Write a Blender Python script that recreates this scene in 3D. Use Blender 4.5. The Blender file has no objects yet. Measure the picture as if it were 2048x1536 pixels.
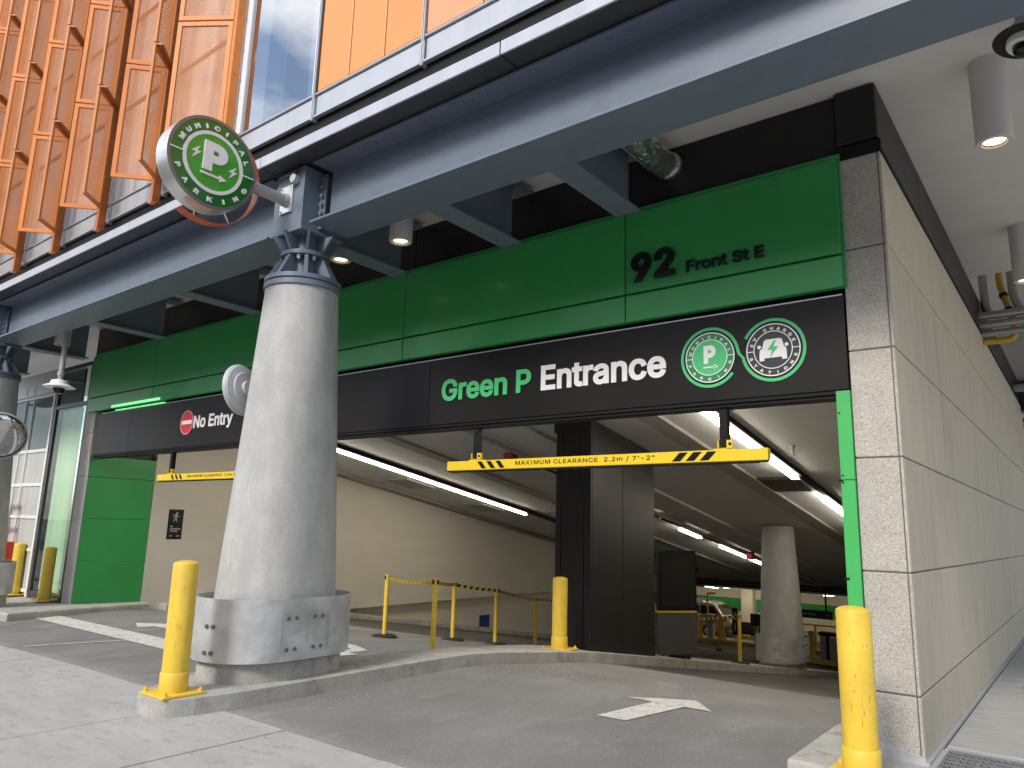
import bpy, bmesh, math, random, os
from mathutils import Vector, Matrix
random.seed(7)
S = bpy.context.scene
COL = S.collection

# ------------------------------------------------------------------ camera, sky, sun, exposure
cam_d = bpy.data.cameras.new('camera')
cam_d.sensor_width = 36.0
cam_d.lens = 36.0 * 1470.4646 / 2048.0
cam_d.clip_start = 0.05
cam_d.clip_end = 2000.0
cam = bpy.data.objects.new('camera', cam_d)
COL.objects.link(cam)
_r = (Vector((0.78926077, 0.61346221, 0.02704739)),
      Vector((0.09690506, -0.16792806, 0.98102476)),
      Vector((0.60636363, -0.77166333, -0.19198662)))
M = Matrix((_r[0], _r[1], _r[2])).transposed().to_4x4()
CAM = Vector((1.12717082, -6.39735178, 1.6))
M.translation = CAM
cam.matrix_world = M
S.camera = cam

SUN_TO = Vector((0.05, -0.82, 0.60)).normalized()
SUN_EL = math.asin(SUN_TO.z)
SUN_ROT = math.atan2(SUN_TO.x, SUN_TO.y)
w = bpy.data.worlds.new('World')
S.world = w
w.use_nodes = True
wn, wl = w.node_tree.nodes, w.node_tree.links
wn.clear()
w_out = wn.new('ShaderNodeOutputWorld')
w_bg = wn.new('ShaderNodeBackground')
w_bg.inputs['Strength'].default_value = 0.15
w_sky = wn.new('ShaderNodeTexSky')
w_sky.sky_type = 'NISHITA'
w_sky.sun_disc = False
w_sky.sun_elevation = SUN_EL
w_sky.sun_rotation = SUN_ROT
w_sky.air_density = 1.0
w_sky.dust_density = 1.2
w_tc = wn.new('ShaderNodeTexCoord')
w_map = wn.new('ShaderNodeMapping')
w_map.inputs['Scale'].default_value = (1.0, 1.0, 2.6)
w_noise = wn.new('ShaderNodeTexNoise')
w_noise.inputs['Scale'].default_value = 2.4
w_noise.inputs['Detail'].default_value = 8.0
w_noise.inputs['Roughness'].default_value = 0.58
w_ramp = wn.new('ShaderNodeValToRGB')
w_ramp.color_ramp.elements[0].position = 0.44
w_ramp.color_ramp.elements[1].position = 0.66
w_mix = wn.new('ShaderNodeMixRGB')
w_mix.inputs['Color2'].default_value = (8.6, 8.7, 9.0, 1)
wl.new(w_tc.outputs['Generated'], w_map.inputs['Vector'])
wl.new(w_map.outputs['Vector'], w_noise.inputs['Vector'])
wl.new(w_noise.outputs['Fac'], w_ramp.inputs['Fac'])
wl.new(w_ramp.outputs['Color'], w_mix.inputs['Fac'])
wl.new(w_sky.outputs['Color'], w_mix.inputs['Color1'])
wl.new(w_mix.outputs['Color'], w_bg.inputs['Color'])
wl.new(w_bg.outputs['Background'], w_out.inputs['Surface'])

sun_d = bpy.data.lights.new('sun', 'SUN')
sun_d.energy = 2.15
sun_d.angle = math.radians(13)
sun_d.color = (1.0, 0.95, 0.87)
sun = bpy.data.objects.new('sun', sun_d)
COL.objects.link(sun)
sun.location = (10, -30, 30)
sun.rotation_euler = SUN_TO.to_track_quat('Z', 'Y').to_euler()

S.view_settings.view_transform = 'Standard'
S.view_settings.look = 'None'
S.view_settings.exposure = 0.5
S.view_settings.gamma = 1.0
S.view_settings.use_curve_mapping = False
S.render.engine = 'CYCLES'
S.cycles.use_denoising = True
S.cycles.max_bounces = 8
S.cycles.diffuse_bounces = 5
S.cycles.glossy_bounces = 4
S.cycles.transparent_max_bounces = 12
S.cycles.sample_clamp_indirect = 4.0

# ------------------------------------------------------------------ helpers
ORIG = {}


def org(p):
    return ORIG.get(p.name, Vector((0, 0, 0))) if p is not None else Vector((0, 0, 0))


def tag(o, label=None, cat=None, group=None, kind=None):
    if label: o['label'] = label
    if cat: o['category'] = cat
    if group: o['group'] = group
    if kind: o['kind'] = kind
    return o


def thing(name, label, cat, loc=(0, 0, 0), group=None):
    o = bpy.data.objects.new(name, None)
    COL.objects.link(o)
    o.location = loc
    o.empty_display_size = 0.1
    ORIG[o.name] = Vector(loc)
    return tag(o, label, cat, group)


def kids(o):
    return list(o.children)


def copy_tree(o, parent=None, d=None):
    c = o.copy()
    COL.objects.link(c)
    if parent is not None:
        c.parent = parent
    if d is not None:
        c.location = Vector(o.location) + Vector(d)
    for k in kids(o):
        copy_tree(k, c)
    return c


class MB:
    def __init__(s):
        s.v, s.f, s.m, s.uv = [], [], [], {}

    def add(s, vs, fs, m=0, uvs=None):
        b = len(s.v)
        s.v += [tuple(x) for x in vs]
        for i, f in enumerate(fs):
            if uvs is not None and uvs[i] is not None:
                s.uv[len(s.f)] = uvs[i]
            s.f.append(tuple(b + q for q in f))
            s.m.append(m)
        return s

    def box(s, x0, x1, y0, y1, z0, z1, m=0):
        x0, x1 = min(x0, x1), max(x0, x1)
        y0, y1 = min(y0, y1), max(y0, y1)
        z0, z1 = min(z0, z1), max(z0, z1)
        return s.add([(x0, y0, z0), (x1, y0, z0), (x1, y1, z0), (x0, y1, z0), (x0, y0, z1), (x1, y0, z1), (x1, y1, z1), (x0, y1, z1)],
                     [(0, 3, 2, 1), (4, 5, 6, 7), (0, 1, 5, 4), (1, 2, 6, 5), (2, 3, 7, 6), (3, 0, 4, 7)], m)

    def hexa(s, b, t, m=0):
        return s.add(list(b) + list(t), [(0, 3, 2, 1), (4, 5, 6, 7), (0, 1, 5, 4), (1, 2, 6, 5), (2, 3, 7, 6), (3, 0, 4, 7)], m)

    def obox(s, c, ux, uy, uz, hx, hy, hz, m=0):
        c, ux, uy, uz = Vector(c), Vector(ux).normalized(), Vector(uy).normalized(), Vector(uz).normalized()
        P = lambda a, b, d: c + ux * hx * a + uy * hy * b + uz * hz * d
        return s.hexa([P(-1, -1, -1), P(1, -1, -1), P(1, 1, -1), P(-1, 1, -1)], [P(-1, -1, 1), P(1, -1, 1), P(1, 1, 1), P(-1, 1, 1)], m)

    def prism(s, poly, fn, a, b, m=0):
        """poly: 2d points, fn(u,v,w) -> 3d, extruded from w=a to w=b"""
        n = len(poly)
        vs = [fn(u, v, a) for u, v in poly] + [fn(u, v, b) for u, v in poly]
        fs = [tuple(range(n - 1, -1, -1)), tuple(range(n, 2 * n))]
        fs += [(i, (i + 1) % n, n + (i + 1) % n, n + i) for i in range(n)]
        return s.add(vs, fs, m)

    def cyl(s, p0, p1, r0, r1=None, n=16, caps=True, m=0):
        r1 = r0 if r1 is None else r1
        p0, p1 = Vector(p0), Vector(p1)
        d = (p1 - p0).normalized()
        a = d.orthogonal().normalized()
        b = d.cross(a)
        vs = []
        for p, r in ((p0, r0), (p1, r1)):
            for i in range(n):
                t = 2 * math.pi * i / n
                vs.append(p + a * (r * math.cos(t)) + b * (r * math.sin(t)))
        fs = [(i, (i + 1) % n, n + (i + 1) % n, n + i) for i in range(n)]
        if caps:
            fs += [tuple(range(n - 1, -1, -1)), tuple(range(n, 2 * n))]
        return s.add(vs, fs, m)

    def tube(s, pts, r, n=8, m=0):
        pts = [Vector(p) for p in pts]
        vs, fs = [], []
        a = None
        for i, p in enumerate(pts):
            d = (pts[min(i + 1, len(pts) - 1)] - pts[max(i - 1, 0)]).normalized()
            if a is None:
                a = d.orthogonal().normalized()
            a = (a - d * a.dot(d)).normalized()
            b = d.cross(a)
            rr = r[i] if isinstance(r, (list, tuple)) else r
            for k in range(n):
                t = 2 * math.pi * k / n
                vs.append(p + a * (rr * math.cos(t)) + b * (rr * math.sin(t)))
        for i in range(len(pts) - 1):
            for k in range(n):
                fs.append((i * n + k, i * n + (k + 1) % n, (i + 1) * n + (k + 1) % n, (i + 1) * n + k))
        fs += [tuple(range(n - 1, -1, -1)), tuple(range((len(pts) - 1) * n, len(pts) * n))]
        return s.add(vs, fs, m)

    def lathe(s, prof, fn, n=24, m=0, cap0=True, cap1=True):
        """prof: (r,h) list; fn(x,y,h) -> 3d"""
        vs, fs = [], []
        for r, h in prof:
            for k in range(n):
                t = 2 * math.pi * k / n
                vs.append(fn(r * math.cos(t), r * math.sin(t), h))
        for i in range(len(prof) - 1):
            for k in range(n):
                fs.append((i * n + k, i * n + (k + 1) % n, (i + 1) * n + (k + 1) % n, (i + 1) * n + k))
        if cap0: fs.append(tuple(range(n - 1, -1, -1)))
        if cap1: fs.append(tuple(range((len(prof) - 1) * n, len(prof) * n)))
        return s.add(vs, fs, m)

    def ring(s, r0, r1, fn, a, b, t0=0.0, t1=360.0, n=48, m=0):
        """flat annulus sector in u,v extruded a..b"""
        full = abs(t1 - t0) >= 359.9
        k = n if full else n + 1
        vs = []
        for wv in (a, b):
            for r in (r0, r1):
                for i in range(k):
                    t = math.radians(t0 + (t1 - t0) * i / n)
                    vs.append(fn(r * math.cos(t), r * math.sin(t), wv))
        fs = []
        for i in range(n):
            j = (i + 1) % k
            fs.append((2 * k + i, 2 * k + j, 3 * k + j, 3 * k + i)[::-1])
            fs.append((i, j, k + j, k + i))
            fs.append((k + i, k + j, 3 * k + j, 3 * k + i))
            fs.append((i, j, 2 * k + j, 2 * k + i)[::-1])
        if not full:
            for e in (0, k - 1):
                fs.append((e, k + e, 3 * k + e, 2 * k + e))
        return s.add(vs, fs, m)

    def disc(s, r, fn, a, b, n=48, m=0):
        return s.prism([(r * math.cos(2 * math.pi * i / n), r * math.sin(2 * math.pi * i / n)) for i in range(n)], fn, a, b, m)

    def build(s, name, mats, parent=None, bevel=0.0, smooth=False, seg=2, kind=None):
        o0 = org(parent)
        me = bpy.data.meshes.new(name)
        me.from_pydata([tuple(Vector(v) - o0) for v in s.v], [], s.f)
        mats = mats if isinstance(mats, (list, tuple)) else [mats]
        for m in mats:
            me.materials.append(m)
        me.polygons.foreach_set('material_index', s.m)
        if s.uv:
            uvl = me.uv_layers.new(name='UVMap')
            for fi, u in s.uv.items():
                for li, q in zip(me.polygons[fi].loop_indices, u):
                    uvl.data[li].uv = q
        bm = bmesh.new()
        bm.from_mesh(me)
        bmesh.ops.recalc_face_normals(bm, faces=bm.faces)
        bm.to_mesh(me)
        bm.free()
        if smooth:
            me.set_sharp_from_angle(angle=math.radians(38)) if hasattr(me, 'set_sharp_from_angle') else None
            me.polygons.foreach_set('use_smooth', [True] * len(me.polygons))
        me.update()
        o = bpy.data.objects.new(name, me)
        COL.objects.link(o)
        if parent is not None:
            o.parent = parent
        ORIG[o.name] = o0
        if bevel:
            b = o.modifiers.new('bevel', 'BEVEL')
            b.width = bevel
            b.segments = seg
            b.limit_method = 'ANGLE'
            b.angle_limit = math.radians(40)
        if kind: o['kind'] = kind
        return o


def struct(name, mb, mat, **k):
    return mb.build(name, mat, None, kind='structure', **k)


def part(name, mb, mat, parent, **k):
    return mb.build(name, mat, parent, **k)


# lettering ---------------------------------------------------------
def _font():
    try:
        p = os.path.join(bpy.utils.resource_path('LOCAL'), 'datafiles', 'fonts', 'Inter.woff2')
        return bpy.data.fonts.load(p)
    except Exception:
        return None


FONT = _font()
_gl = {}


def contours(text, spacing=1.0):
    key = (text, spacing)
    if key in _gl: return _gl[key]
    c = bpy.data.curves.new('lettering', 'FONT')
    c.body = text
    if FONT: c.font = FONT
    c.size = 1.0
    c.space_character = spacing
    c.fill_mode = 'NONE'
    c.resolution_u = 5
    o = bpy.data.objects.new('lettering', c)
    COL.objects.link(o)
    ev = o.evaluated_get(bpy.context.evaluated_depsgraph_get())
    me = ev.to_mesh()
    P = [Vector((v.co.x, v.co.y)) for v in me.vertices]
    adj = {}
    for e in me.edges:
        a, b = e.vertices
        adj.setdefault(a, []).append(b); adj.setdefault(b, []).append(a)
    seen, loops = set(), []
    for st in adj:
        if st in seen: continue
        lp, cur, prev = [], st, None
        while cur not in seen:
            seen.add(cur); lp.append(cur)
            nx = [q for q in adj[cur] if q != prev and q not in seen]
            if not nx: break
            prev, cur = cur, nx[0]
        q = []
        for k in lp:
            if not q or (P[k] - q[-1]).length > 1e-4: q.append(P[k])
        if len(q) > 2 and (q[0] - q[-1]).length < 1e-4: q.pop()
        ys_ = sorted({round(v.y, 3) for v in q})
        if len(q) == 12 and len(ys_) == 4 and .08 < (ys_[1] - ys_[0]) / max(1e-6, ys_[3] - ys_[0]) < .14:
            xs_ = sorted({round(v.x, 3) for v in q})       # plain bar for the capital I
            q = [Vector((xs_[1], ys_[0])), Vector((xs_[1], ys_[3])), Vector((xs_[2], ys_[3])), Vector((xs_[2], ys_[0]))]
        if len(q) > 2: loops.append(q)
    ev.to_mesh_clear()
    bpy.data.objects.remove(o); bpy.data.curves.remove(c)
    _gl[key] = loops
    return loops


def area2(q):
    return sum(a.x * b.y - b.x * a.y for a, b in zip(q, q[1:] + q[:1])) / 2


def grow(q, d):
    """offset a closed outline outwards (counter-clockwise) by d"""
    out = []
    n = len(q)
    for i in range(n):
        a, b, c = q[i - 1], q[i], q[(i + 1) % n]
        u, v = (b - a).normalized(), (c - b).normalized()
        nu, nv = Vector((u.y, -u.x)), Vector((v.y, -v.x))
        m = nu + nv
        if m.length < 1e-3: m = nu
        m.normalize()
        k = 1 / max(.45, m.dot(nu))
        out.append(b + m * d * k)
    return out


def winding(p, loops):
    w_ = 0
    for q in loops:
        for a, b in zip(q, q[1:] + q[:1]):
            if (a.y > p.y) != (b.y > p.y):
                x = (b.x - a.x) * (p.y - a.y) / (b.y - a.y) + a.x
                if x > p.x: w_ += 1 if b.y > a.y else -1
    return w_


_lt = {}


def letters(text, bold, spacing=1.0):
    """(verts, faces) per letter; outlines grown by bold, filled by winding number, extruded 0..1"""
    if (text, bold, spacing) in _lt: return _lt[(text, bold, spacing)]
    from mathutils.geometry import delaunay_2d_cdt
    L_ = contours(text, spacing)
    big = max(L_, key=lambda q: abs(area2(q)))
    if area2(big) < 0: L_ = [q[::-1] for q in L_]
    L_ = sorted(L_, key=lambda q: min(v.x for v in q))
    groups, hi = [], -1e9
    for q in L_:
        if min(v.x for v in q) > hi - 1e-4: groups.append([])
        groups[-1].append(q)
        hi = max(hi, max(v.x for v in q))
    res = []
    for gq in groups:
        loops = [grow(q, bold) for q in gq]
        flat, ed = [], []
        for l in loops:
            b = len(flat)
            flat += [Vector((v.x, v.y)) for v in l]
            ed += [(b + k, b + (k + 1) % len(l)) for k in range(len(l))]
        r = delaunay_2d_cdt(flat, ed, [], 0, 1e-5)
        pv, pf = r[0], r[2]
        keep = []
        for f in pf:
            c = (pv[f[0]] + pv[f[1]] + pv[f[2]]) / 3
            if winding(c, loops) != 0: keep.append(tuple(f))
        n = len(pv)
        vs = [Vector((v.x, v.y, 0.0)) for v in pv] + [Vector((v.x, v.y, 1.0)) for v in pv]
        fs = [tuple(n + k for k in f) for f in keep]
        cnt = {}
        for f in keep:
            for a, b in zip(f, f[1:] + f[:1]):
                if (b, a) in cnt: del cnt[(b, a)]
                else: cnt[(a, b)] = 1
        fs += [(a, b, n + b, n + a) for a, b in cnt]
        used = sorted({k for f in fs for k in f})
        ix = {k: q for q, k in enumerate(used)}
        res.append(([vs[k] for k in used], [tuple(ix[k] for k in f) for f in fs]))
    _lt[(text, bold, spacing)] = res
    return res


def text_fit(mb, text, fn, u0, u1, v0, v1, d0, d1, bold=0.02, m=0, spacing=1.0, parent=None, name='letter', mat_=None):
    """fits text's bounding box into u0..u1, v0..v1; depth d0..d1; with parent: every letter a part of its own"""
    gl = letters(text, bold, spacing)
    al = [v for vs, fs in gl for v in vs]
    ax, bx = min(v.x for v in al), max(v.x for v in al)
    ay, by = min(v.y for v in al), max(v.y for v in al)
    sx, sy = (u1 - u0) / (bx - ax), (v1 - v0) / (by - ay)
    for vs, fs in gl:
        tgt = MB() if parent is not None else mb
        tgt.add([fn(u0 + (v.x - ax) * sx, v0 + (v.y - ay) * sy, d0 + v.z * (d1 - d0)) for v in vs], fs, m)
        if parent is not None: part(name, tgt, mat_, parent)


def text_arc(mb, text, fn, R, h, a0, a1, d0, d1, inward=False, bold=0.03, m=0, wide=1.25, parent=None, mat_=None):
    """letters round a circle; a0..a1 degrees of first and last letter; inward: lower arc"""
    n = len(text)
    for i, ch in enumerate(text):
        if ch == ' ': continue
        gl = letters(ch, bold)
        al = [v for vs, fs in gl for v in vs]
        cx = (min(v.x for v in al) + max(v.x for v in al)) / 2
        s_ = h / 0.75
        a = math.radians(a0 + (a1 - a0) * i / (n - 1))
        er = Vector((math.cos(a), math.sin(a)))
        et = Vector((math.sin(a), -math.cos(a)))
        if inward: up, rt, base = -er, -et, R + h / 2
        else: up, rt, base = er, et, R - h / 2
        tgt = MB() if parent is not None else mb
        for vs, fs in gl:
            out = []
            for v in vs:
                p = er * base + rt * ((v.x - cx) * s_ * wide) + up * (v.y * s_)
                out.append(fn(p.x, p.y, d0 + v.z * (d1 - d0)))
            tgt.add(out, fs, m)
        if parent is not None: part('letter', tgt, mat_, parent)


# materials ---------------------------------------------------------
MATS = {}


def mat(name, col, rough=0.5, metal=0.0, var=None, bump=None, spec=0.5, coat=0.0, stretch=(1, 1, 1), rvar=0.0, dirt=None, speck=None, orand=0.0, pits=None):
    """var=(scale, amount) colour variation; bump=(scale, strength); dirt=(colour, scale, lo, hi); speck=(scale, amount, threshold)"""
    if name in MATS: return MATS[name]
    m = bpy.data.materials.new(name)
    MATS[name] = m
    m.use_nodes = True
    nt = m.node_tree
    N, L = nt.nodes, nt.links
    b = N['Principled BSDF']
    b.inputs['Base Color'].default_value = (*col, 1)
    b.inputs['Roughness'].default_value = rough
    b.inputs['Metallic'].default_value = metal
    b.inputs['Specular IOR Level'].default_value = spec
    b.inputs['Coat Weight'].default_value = coat
    b.inputs['Coat Roughness'].default_value = 0.1
    geo = N.new('ShaderNodeNewGeometry')
    mp = N.new('ShaderNodeMapping')
    mp.inputs['Scale'].default_value = stretch
    L.new(geo.outputs['Position'], mp.inputs['Vector'])
    vec = mp.outputs['Vector']
    csock = None
    if var:
        n1 = N.new('ShaderNodeTexNoise')
        n1.inputs['Scale'].default_value = var[0]
        n1.inputs['Detail'].default_value = 7
        n1.inputs['Roughness'].default_value = 0.62
        L.new(vec, n1.inputs['Vector'])
        r = N.new('ShaderNodeValToRGB')
        r.color_ramp.elements[0].position = 0.3
        r.color_ramp.elements[1].position = 0.7
        a = var[1]
        r.color_ramp.elements[0].color = (*[c * (1 - a) for c in col], 1)
        r.color_ramp.elements[1].color = (*[min(1, c * (1 + a)) for c in col], 1)
        L.new(n1.outputs['Fac'], r.inputs['Fac'])
        csock = r.outputs['Color']
        if rvar:
            mr = N.new('ShaderNodeMapRange')
            mr.inputs['To Min'].default_value = max(0.02, rough - rvar)
            mr.inputs['To Max'].default_value = rough + rvar
            L.new(n1.outputs['Fac'], mr.inputs['Value'])
            L.new(mr.outputs['Result'], b.inputs['Roughness'])
    if speck:
        n3 = N.new('ShaderNodeTexVoronoi')
        n3.inputs['Scale'].default_value = speck[0]
        L.new(geo.outputs['Position'], n3.inputs['Vector'])
        r3 = N.new('ShaderNodeValToRGB')
        r3.color_ramp.elements[0].position = 0.0
        r3.color_ramp.elements[1].position = 1.0
        a = speck[1]
        r3.color_ramp.elements[0].color = (1 - a, 1 - a, 1 - a, 1)
        r3.color_ramp.elements[1].color = (1 + a, 1 + a, 1 + a, 1)
        sp = N.new('ShaderNodeSeparateColor')
        L.new(n3.outputs['Color'], sp.inputs['Color'])
        L.new(sp.outputs['Red'], r3.inputs['Fac'])
        mx = N.new('ShaderNodeMixRGB')
        mx.blend_type = 'MULTIPLY'
        mx.inputs['Fac'].default_value = 1
        if csock: L.new(csock, mx.inputs['Color1'])
        else: mx.inputs['Color1'].default_value = (*col, 1)
        L.new(r3.outputs['Color'], mx.inputs['Color2'])
        csock = mx.outputs['Color']
    if dirt:
        n2 = N.new('ShaderNodeTexNoise')
        n2.inputs['Scale'].default_value = dirt[1]
        n2.inputs['Detail'].default_value = 9
        n2.inputs['Roughness'].default_value = 0.7
        L.new(vec, n2.inputs['Vector'])
        r2 = N.new('ShaderNodeMapRange')
        r2.inputs['From Min'].default_value = dirt[2]
        r2.inputs['From Max'].default_value = dirt[3]
        L.new(n2.outputs['Fac'], r2.inputs['Value'])
        mx = N.new('ShaderNodeMixRGB')
        if csock: L.new(csock, mx.inputs['Color1'])
        else: mx.inputs['Color1'].default_value = (*col, 1)
        mx.inputs['Color2'].default_value = (*dirt[0], 1)
        L.new(r2.outputs['Result'], mx.inputs['Fac'])
        csock = mx.outputs['Color']
    if pits:
        vo = N.new('ShaderNodeTexVoronoi')
        vo.inputs['Scale'].default_value = pits[0]
        L.new(geo.outputs['Position'], vo.inputs['Vector'])
        pr_ = N.new('ShaderNodeMapRange')
        pr_.inputs['From Min'].default_value = pits[1] * .6
        pr_.inputs['From Max'].default_value = pits[1]
        pr_.inputs['To Min'].default_value = pits[2]
        pr_.inputs['To Max'].default_value = 1.0
        L.new(vo.outputs['Distance'], pr_.inputs['Value'])
        mx = N.new('ShaderNodeMixRGB'); mx.blend_type = 'MULTIPLY'; mx.inputs['Fac'].default_value = 1
        if csock: L.new(csock, mx.inputs['Color1'])
        else: mx.inputs['Color1'].default_value = (*col, 1)
        L.new(pr_.outputs['Result'], mx.inputs['Color2'])
        csock = mx.outputs['Color']
    if orand:
        oi = N.new('ShaderNodeObjectInfo')
        om = N.new('ShaderNodeMapRange')
        om.inputs['To Min'].default_value = 1 - orand
        om.inputs['To Max'].default_value = 1 + orand
        L.new(oi.outputs['Random'], om.inputs['Value'])
        mx = N.new('ShaderNodeMixRGB'); mx.blend_type = 'MULTIPLY'; mx.inputs['Fac'].default_value = 1
        if csock: L.new(csock, mx.inputs['Color1'])
        else: mx.inputs['Color1'].default_value = (*col, 1)
        L.new(om.outputs['Result'], mx.inputs['Color2'])
        csock = mx.outputs['Color']
    if csock: L.new(csock, b.inputs['Base Color'])
    if bump:
        nb = N.new('ShaderNodeTexNoise')
        nb.inputs['Scale'].default_value = bump[0]
        nb.inputs['Detail'].default_value = 4
        L.new(geo.outputs['Position'], nb.inputs['Vector'])
        bp = N.new('ShaderNodeBump')
        bp.inputs['Strength'].default_value = bump[1]
        bp.inputs['Distance'].default_value = bump[2] if len(bump) > 2 else 0.01
        L.new(nb.outputs['Fac'], bp.inputs['Height'])
        L.new(bp.outputs['Normal'], b.inputs['Normal'])
    return m


def emit(name, col, strength):
    m = bpy.data.materials.new(name)
    m.use_nodes = True
    b = m.node_tree.nodes['Principled BSDF']
    b.inputs['Base Color'].default_value = (0.8, 0.8, 0.75, 1)
    b.inputs['Emission Color'].default_value = (*col, 1)
    b.inputs['Emission Strength'].default_value = strength
    return m


def perforated(name, col, rough):
    m = mat(name, col, rough, var=(3, 0.06), spec=.3)
    nt = m.node_tree
    N, L = nt.nodes, nt.links
    b = N['Principled BSDF']
    out = N['Material Output']
    uv = N.new('ShaderNodeUVMap')
    mp = N.new('ShaderNodeMapping')
    mp.inputs['Scale'].default_value = (39, 39, 1)
    mp.inputs['Rotation'].default_value = (0, 0, math.radians(45))
    L.new(uv.outputs['UV'], mp.inputs['Vector'])
    sx = N.new('ShaderNodeSeparateXYZ')
    L.new(mp.outputs['Vector'], sx.inputs['Vector'])
    sq = []
    for ax in ('X', 'Y'):
        f = N.new('ShaderNodeMath'); f.operation = 'FRACT'
        L.new(sx.outputs[ax], f.inputs[0])
        d = N.new('ShaderNodeMath'); d.operation = 'SUBTRACT'; d.inputs[1].default_value = 0.5
        L.new(f.outputs[0], d.inputs[0])
        q = N.new('ShaderNodeMath'); q.operation = 'MULTIPLY'
        L.new(d.outputs[0], q.inputs[0]); L.new(d.outputs[0], q.inputs[1])
        sq.append(q)
    s = N.new('ShaderNodeMath'); s.operation = 'ADD'
    L.new(sq[0].outputs[0], s.inputs[0]); L.new(sq[1].outputs[0], s.inputs[1])
    lt = N.new('ShaderNodeMath'); lt.operation = 'LESS_THAN'; lt.inputs[1].default_value = 0.145
    L.new(s.outputs[0], lt.inputs[0])
    tr = N.new('ShaderNodeBsdfTransparent')
    mx = N.new('ShaderNodeMixShader')
    L.new(lt.outputs[0], mx.inputs['Fac'])
    L.new(b.outputs[0], mx.inputs[1]); L.new(tr.outputs[0], mx.inputs[2])
    L.new(mx.outputs[0], out.inputs['Surface'])
    return m


def glass(name, tint, mixv, rough=0.02):
    m = bpy.data.materials.new(name)
    m.use_nodes = True
    nt = m.node_tree
    N, L = nt.nodes, nt.links
    out = N['Material Output']
    N.remove(N['Principled BSDF'])
    g = N.new('ShaderNodeBsdfGlossy'); g.inputs['Roughness'].default_value = rough
    t = N.new('ShaderNodeBsdfTransparent'); t.inputs['Color'].default_value = (*tint, 1)
    fr = N.new('ShaderNodeFresnel'); fr.inputs['IOR'].default_value = 1.5
    ad = N.new('ShaderNodeMath'); ad.operation = 'MULTIPLY_ADD'
    ad.inputs[1].default_value = 1.0; ad.inputs[2].default_value = mixv
    cl = N.new('ShaderNodeMath'); cl.operation = 'MINIMUM'; cl.inputs[1].default_value = 1.0
    L.new(fr.outputs[0], ad.inputs[0]); L.new(ad.outputs[0], cl.inputs[0])
    ge = N.new('ShaderNodeNewGeometry')
    iv = N.new('ShaderNodeMath'); iv.operation = 'SUBTRACT'; iv.inputs[0].default_value = 1.0
    L.new(ge.outputs['Backfacing'], iv.inputs[1])
    ff = N.new('ShaderNodeMath'); ff.operation = 'MULTIPLY'
    L.new(cl.outputs[0], ff.inputs[0]); L.new(iv.outputs[0], ff.inputs[1])
    mx = N.new('ShaderNodeMixShader')
    L.new(ff.outputs[0], mx.inputs['Fac'])
    L.new(t.outputs[0], mx.inputs[1]); L.new(g.outputs[0], mx.inputs[2])
    L.new(mx.outputs[0], out.inputs['Surface'])
    return m


# palette
m_slab = mat('sidewalk_concrete', (0.39, 0.382, 0.368), 0.9, var=(1.4, 0.11), bump=(120, 0.35, 0.005), dirt=((0.22, 0.212, 0.20), 4.2, 0.53, 0.8), stretch=(1, 2.4, 1), orand=.05, speck=(260, .10, 0), pits=(7, .05, .5))
m_base = mat('sub_base', (0.05, 0.048, 0.045), 0.95, var=(4, 0.3))
m_asph = mat('asphalt', (0.20, 0.195, 0.19), 0.9, var=(0.6, 0.2), bump=(170, 0.6, 0.006), speck=(190, 0.22, 0), dirt=((0.31, 0.305, 0.29), 1.3, 0.53, 0.8), rvar=0.06, stretch=(1.3, .7, 1), pits=(4.5, .03, .5))
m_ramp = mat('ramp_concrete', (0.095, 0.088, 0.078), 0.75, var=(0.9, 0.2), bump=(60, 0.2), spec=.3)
m_curb = mat('kerb_concrete', (0.40, 0.385, 0.35), 0.9, var=(3.2, 0.2), bump=(60, 0.5, 0.008), dirt=((0.17, 0.16, 0.145), 4.5, 0.54, 0.76), pits=(26, .12, .5), speck=(150, .12, 0))
m_paint_w = mat('road_paint', (0.60, 0.59, 0.55), 0.8, var=(7, 0.14), bump=(150, 0.5, 0.005), dirt=((0.24, 0.235, 0.225), 11, 0.54, 0.66), speck=(170, .2, 0), pits=(40, .16, .5))
m_col = mat('column_concrete', (0.43, 0.425, 0.41), 0.72, var=(3.0, 0.12), bump=(40, 0.12, 0.004), stretch=(1.7, 1.7, 0.8), dirt=((0.34, 0.34, 0.335), 2.3, 0.47, 0.75), speck=(60, .05, 0), pits=(11, .05, .5))
m_galv = mat('galvanised_steel', (0.55, 0.56, 0.565), 0.5, metal=0.45, var=(3.5, 0.2), rvar=0.14, bump=(30, 0.04), dirt=((0.36, 0.365, 0.355), 2.2, 0.5, 0.72))
m_steel = mat('blue_steel', (0.138, 0.166, 0.216), 0.4, var=(6, 0.08), bump=(90, 0.12, 0.003), rvar=0.06, dirt=((0.105, 0.122, 0.15), 1.6, .55, .8))
m_bandbolt = mat('band_bolt', (0.16, 0.165, 0.17), 0.55, metal=.5)
m_bolt = mat('bolt_steel', (0.17, 0.2, 0.27), 0.4, metal=0.2)
m_green = mat('green_panel', (0.037, 0.31, 0.078), 0.36, var=(0.8, 0.10), coat=0.08, bump=(1.1, 0.14, 0.02), orand=.04, rvar=.08)
m_lgreen = mat('bright_green_paint', (0.055, 0.42, 0.105), 0.45, var=(3, 0.05))
m_dark = mat('charcoal_cladding', (0.016, 0.0145, 0.0155), 0.42, var=(2, 0.15), rvar=0.05, spec=.35)
m_black = mat('black_sign_face', (0.012, 0.0095, 0.0095), 0.4, var=(1.5, 0.2), rvar=0.06, spec=.28)
m_letter_w = mat('white_vinyl', (0.82, 0.82, 0.81), 0.4)
m_letter_g = mat('green_vinyl', (0.075, 0.52, 0.185), 0.4)
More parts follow.
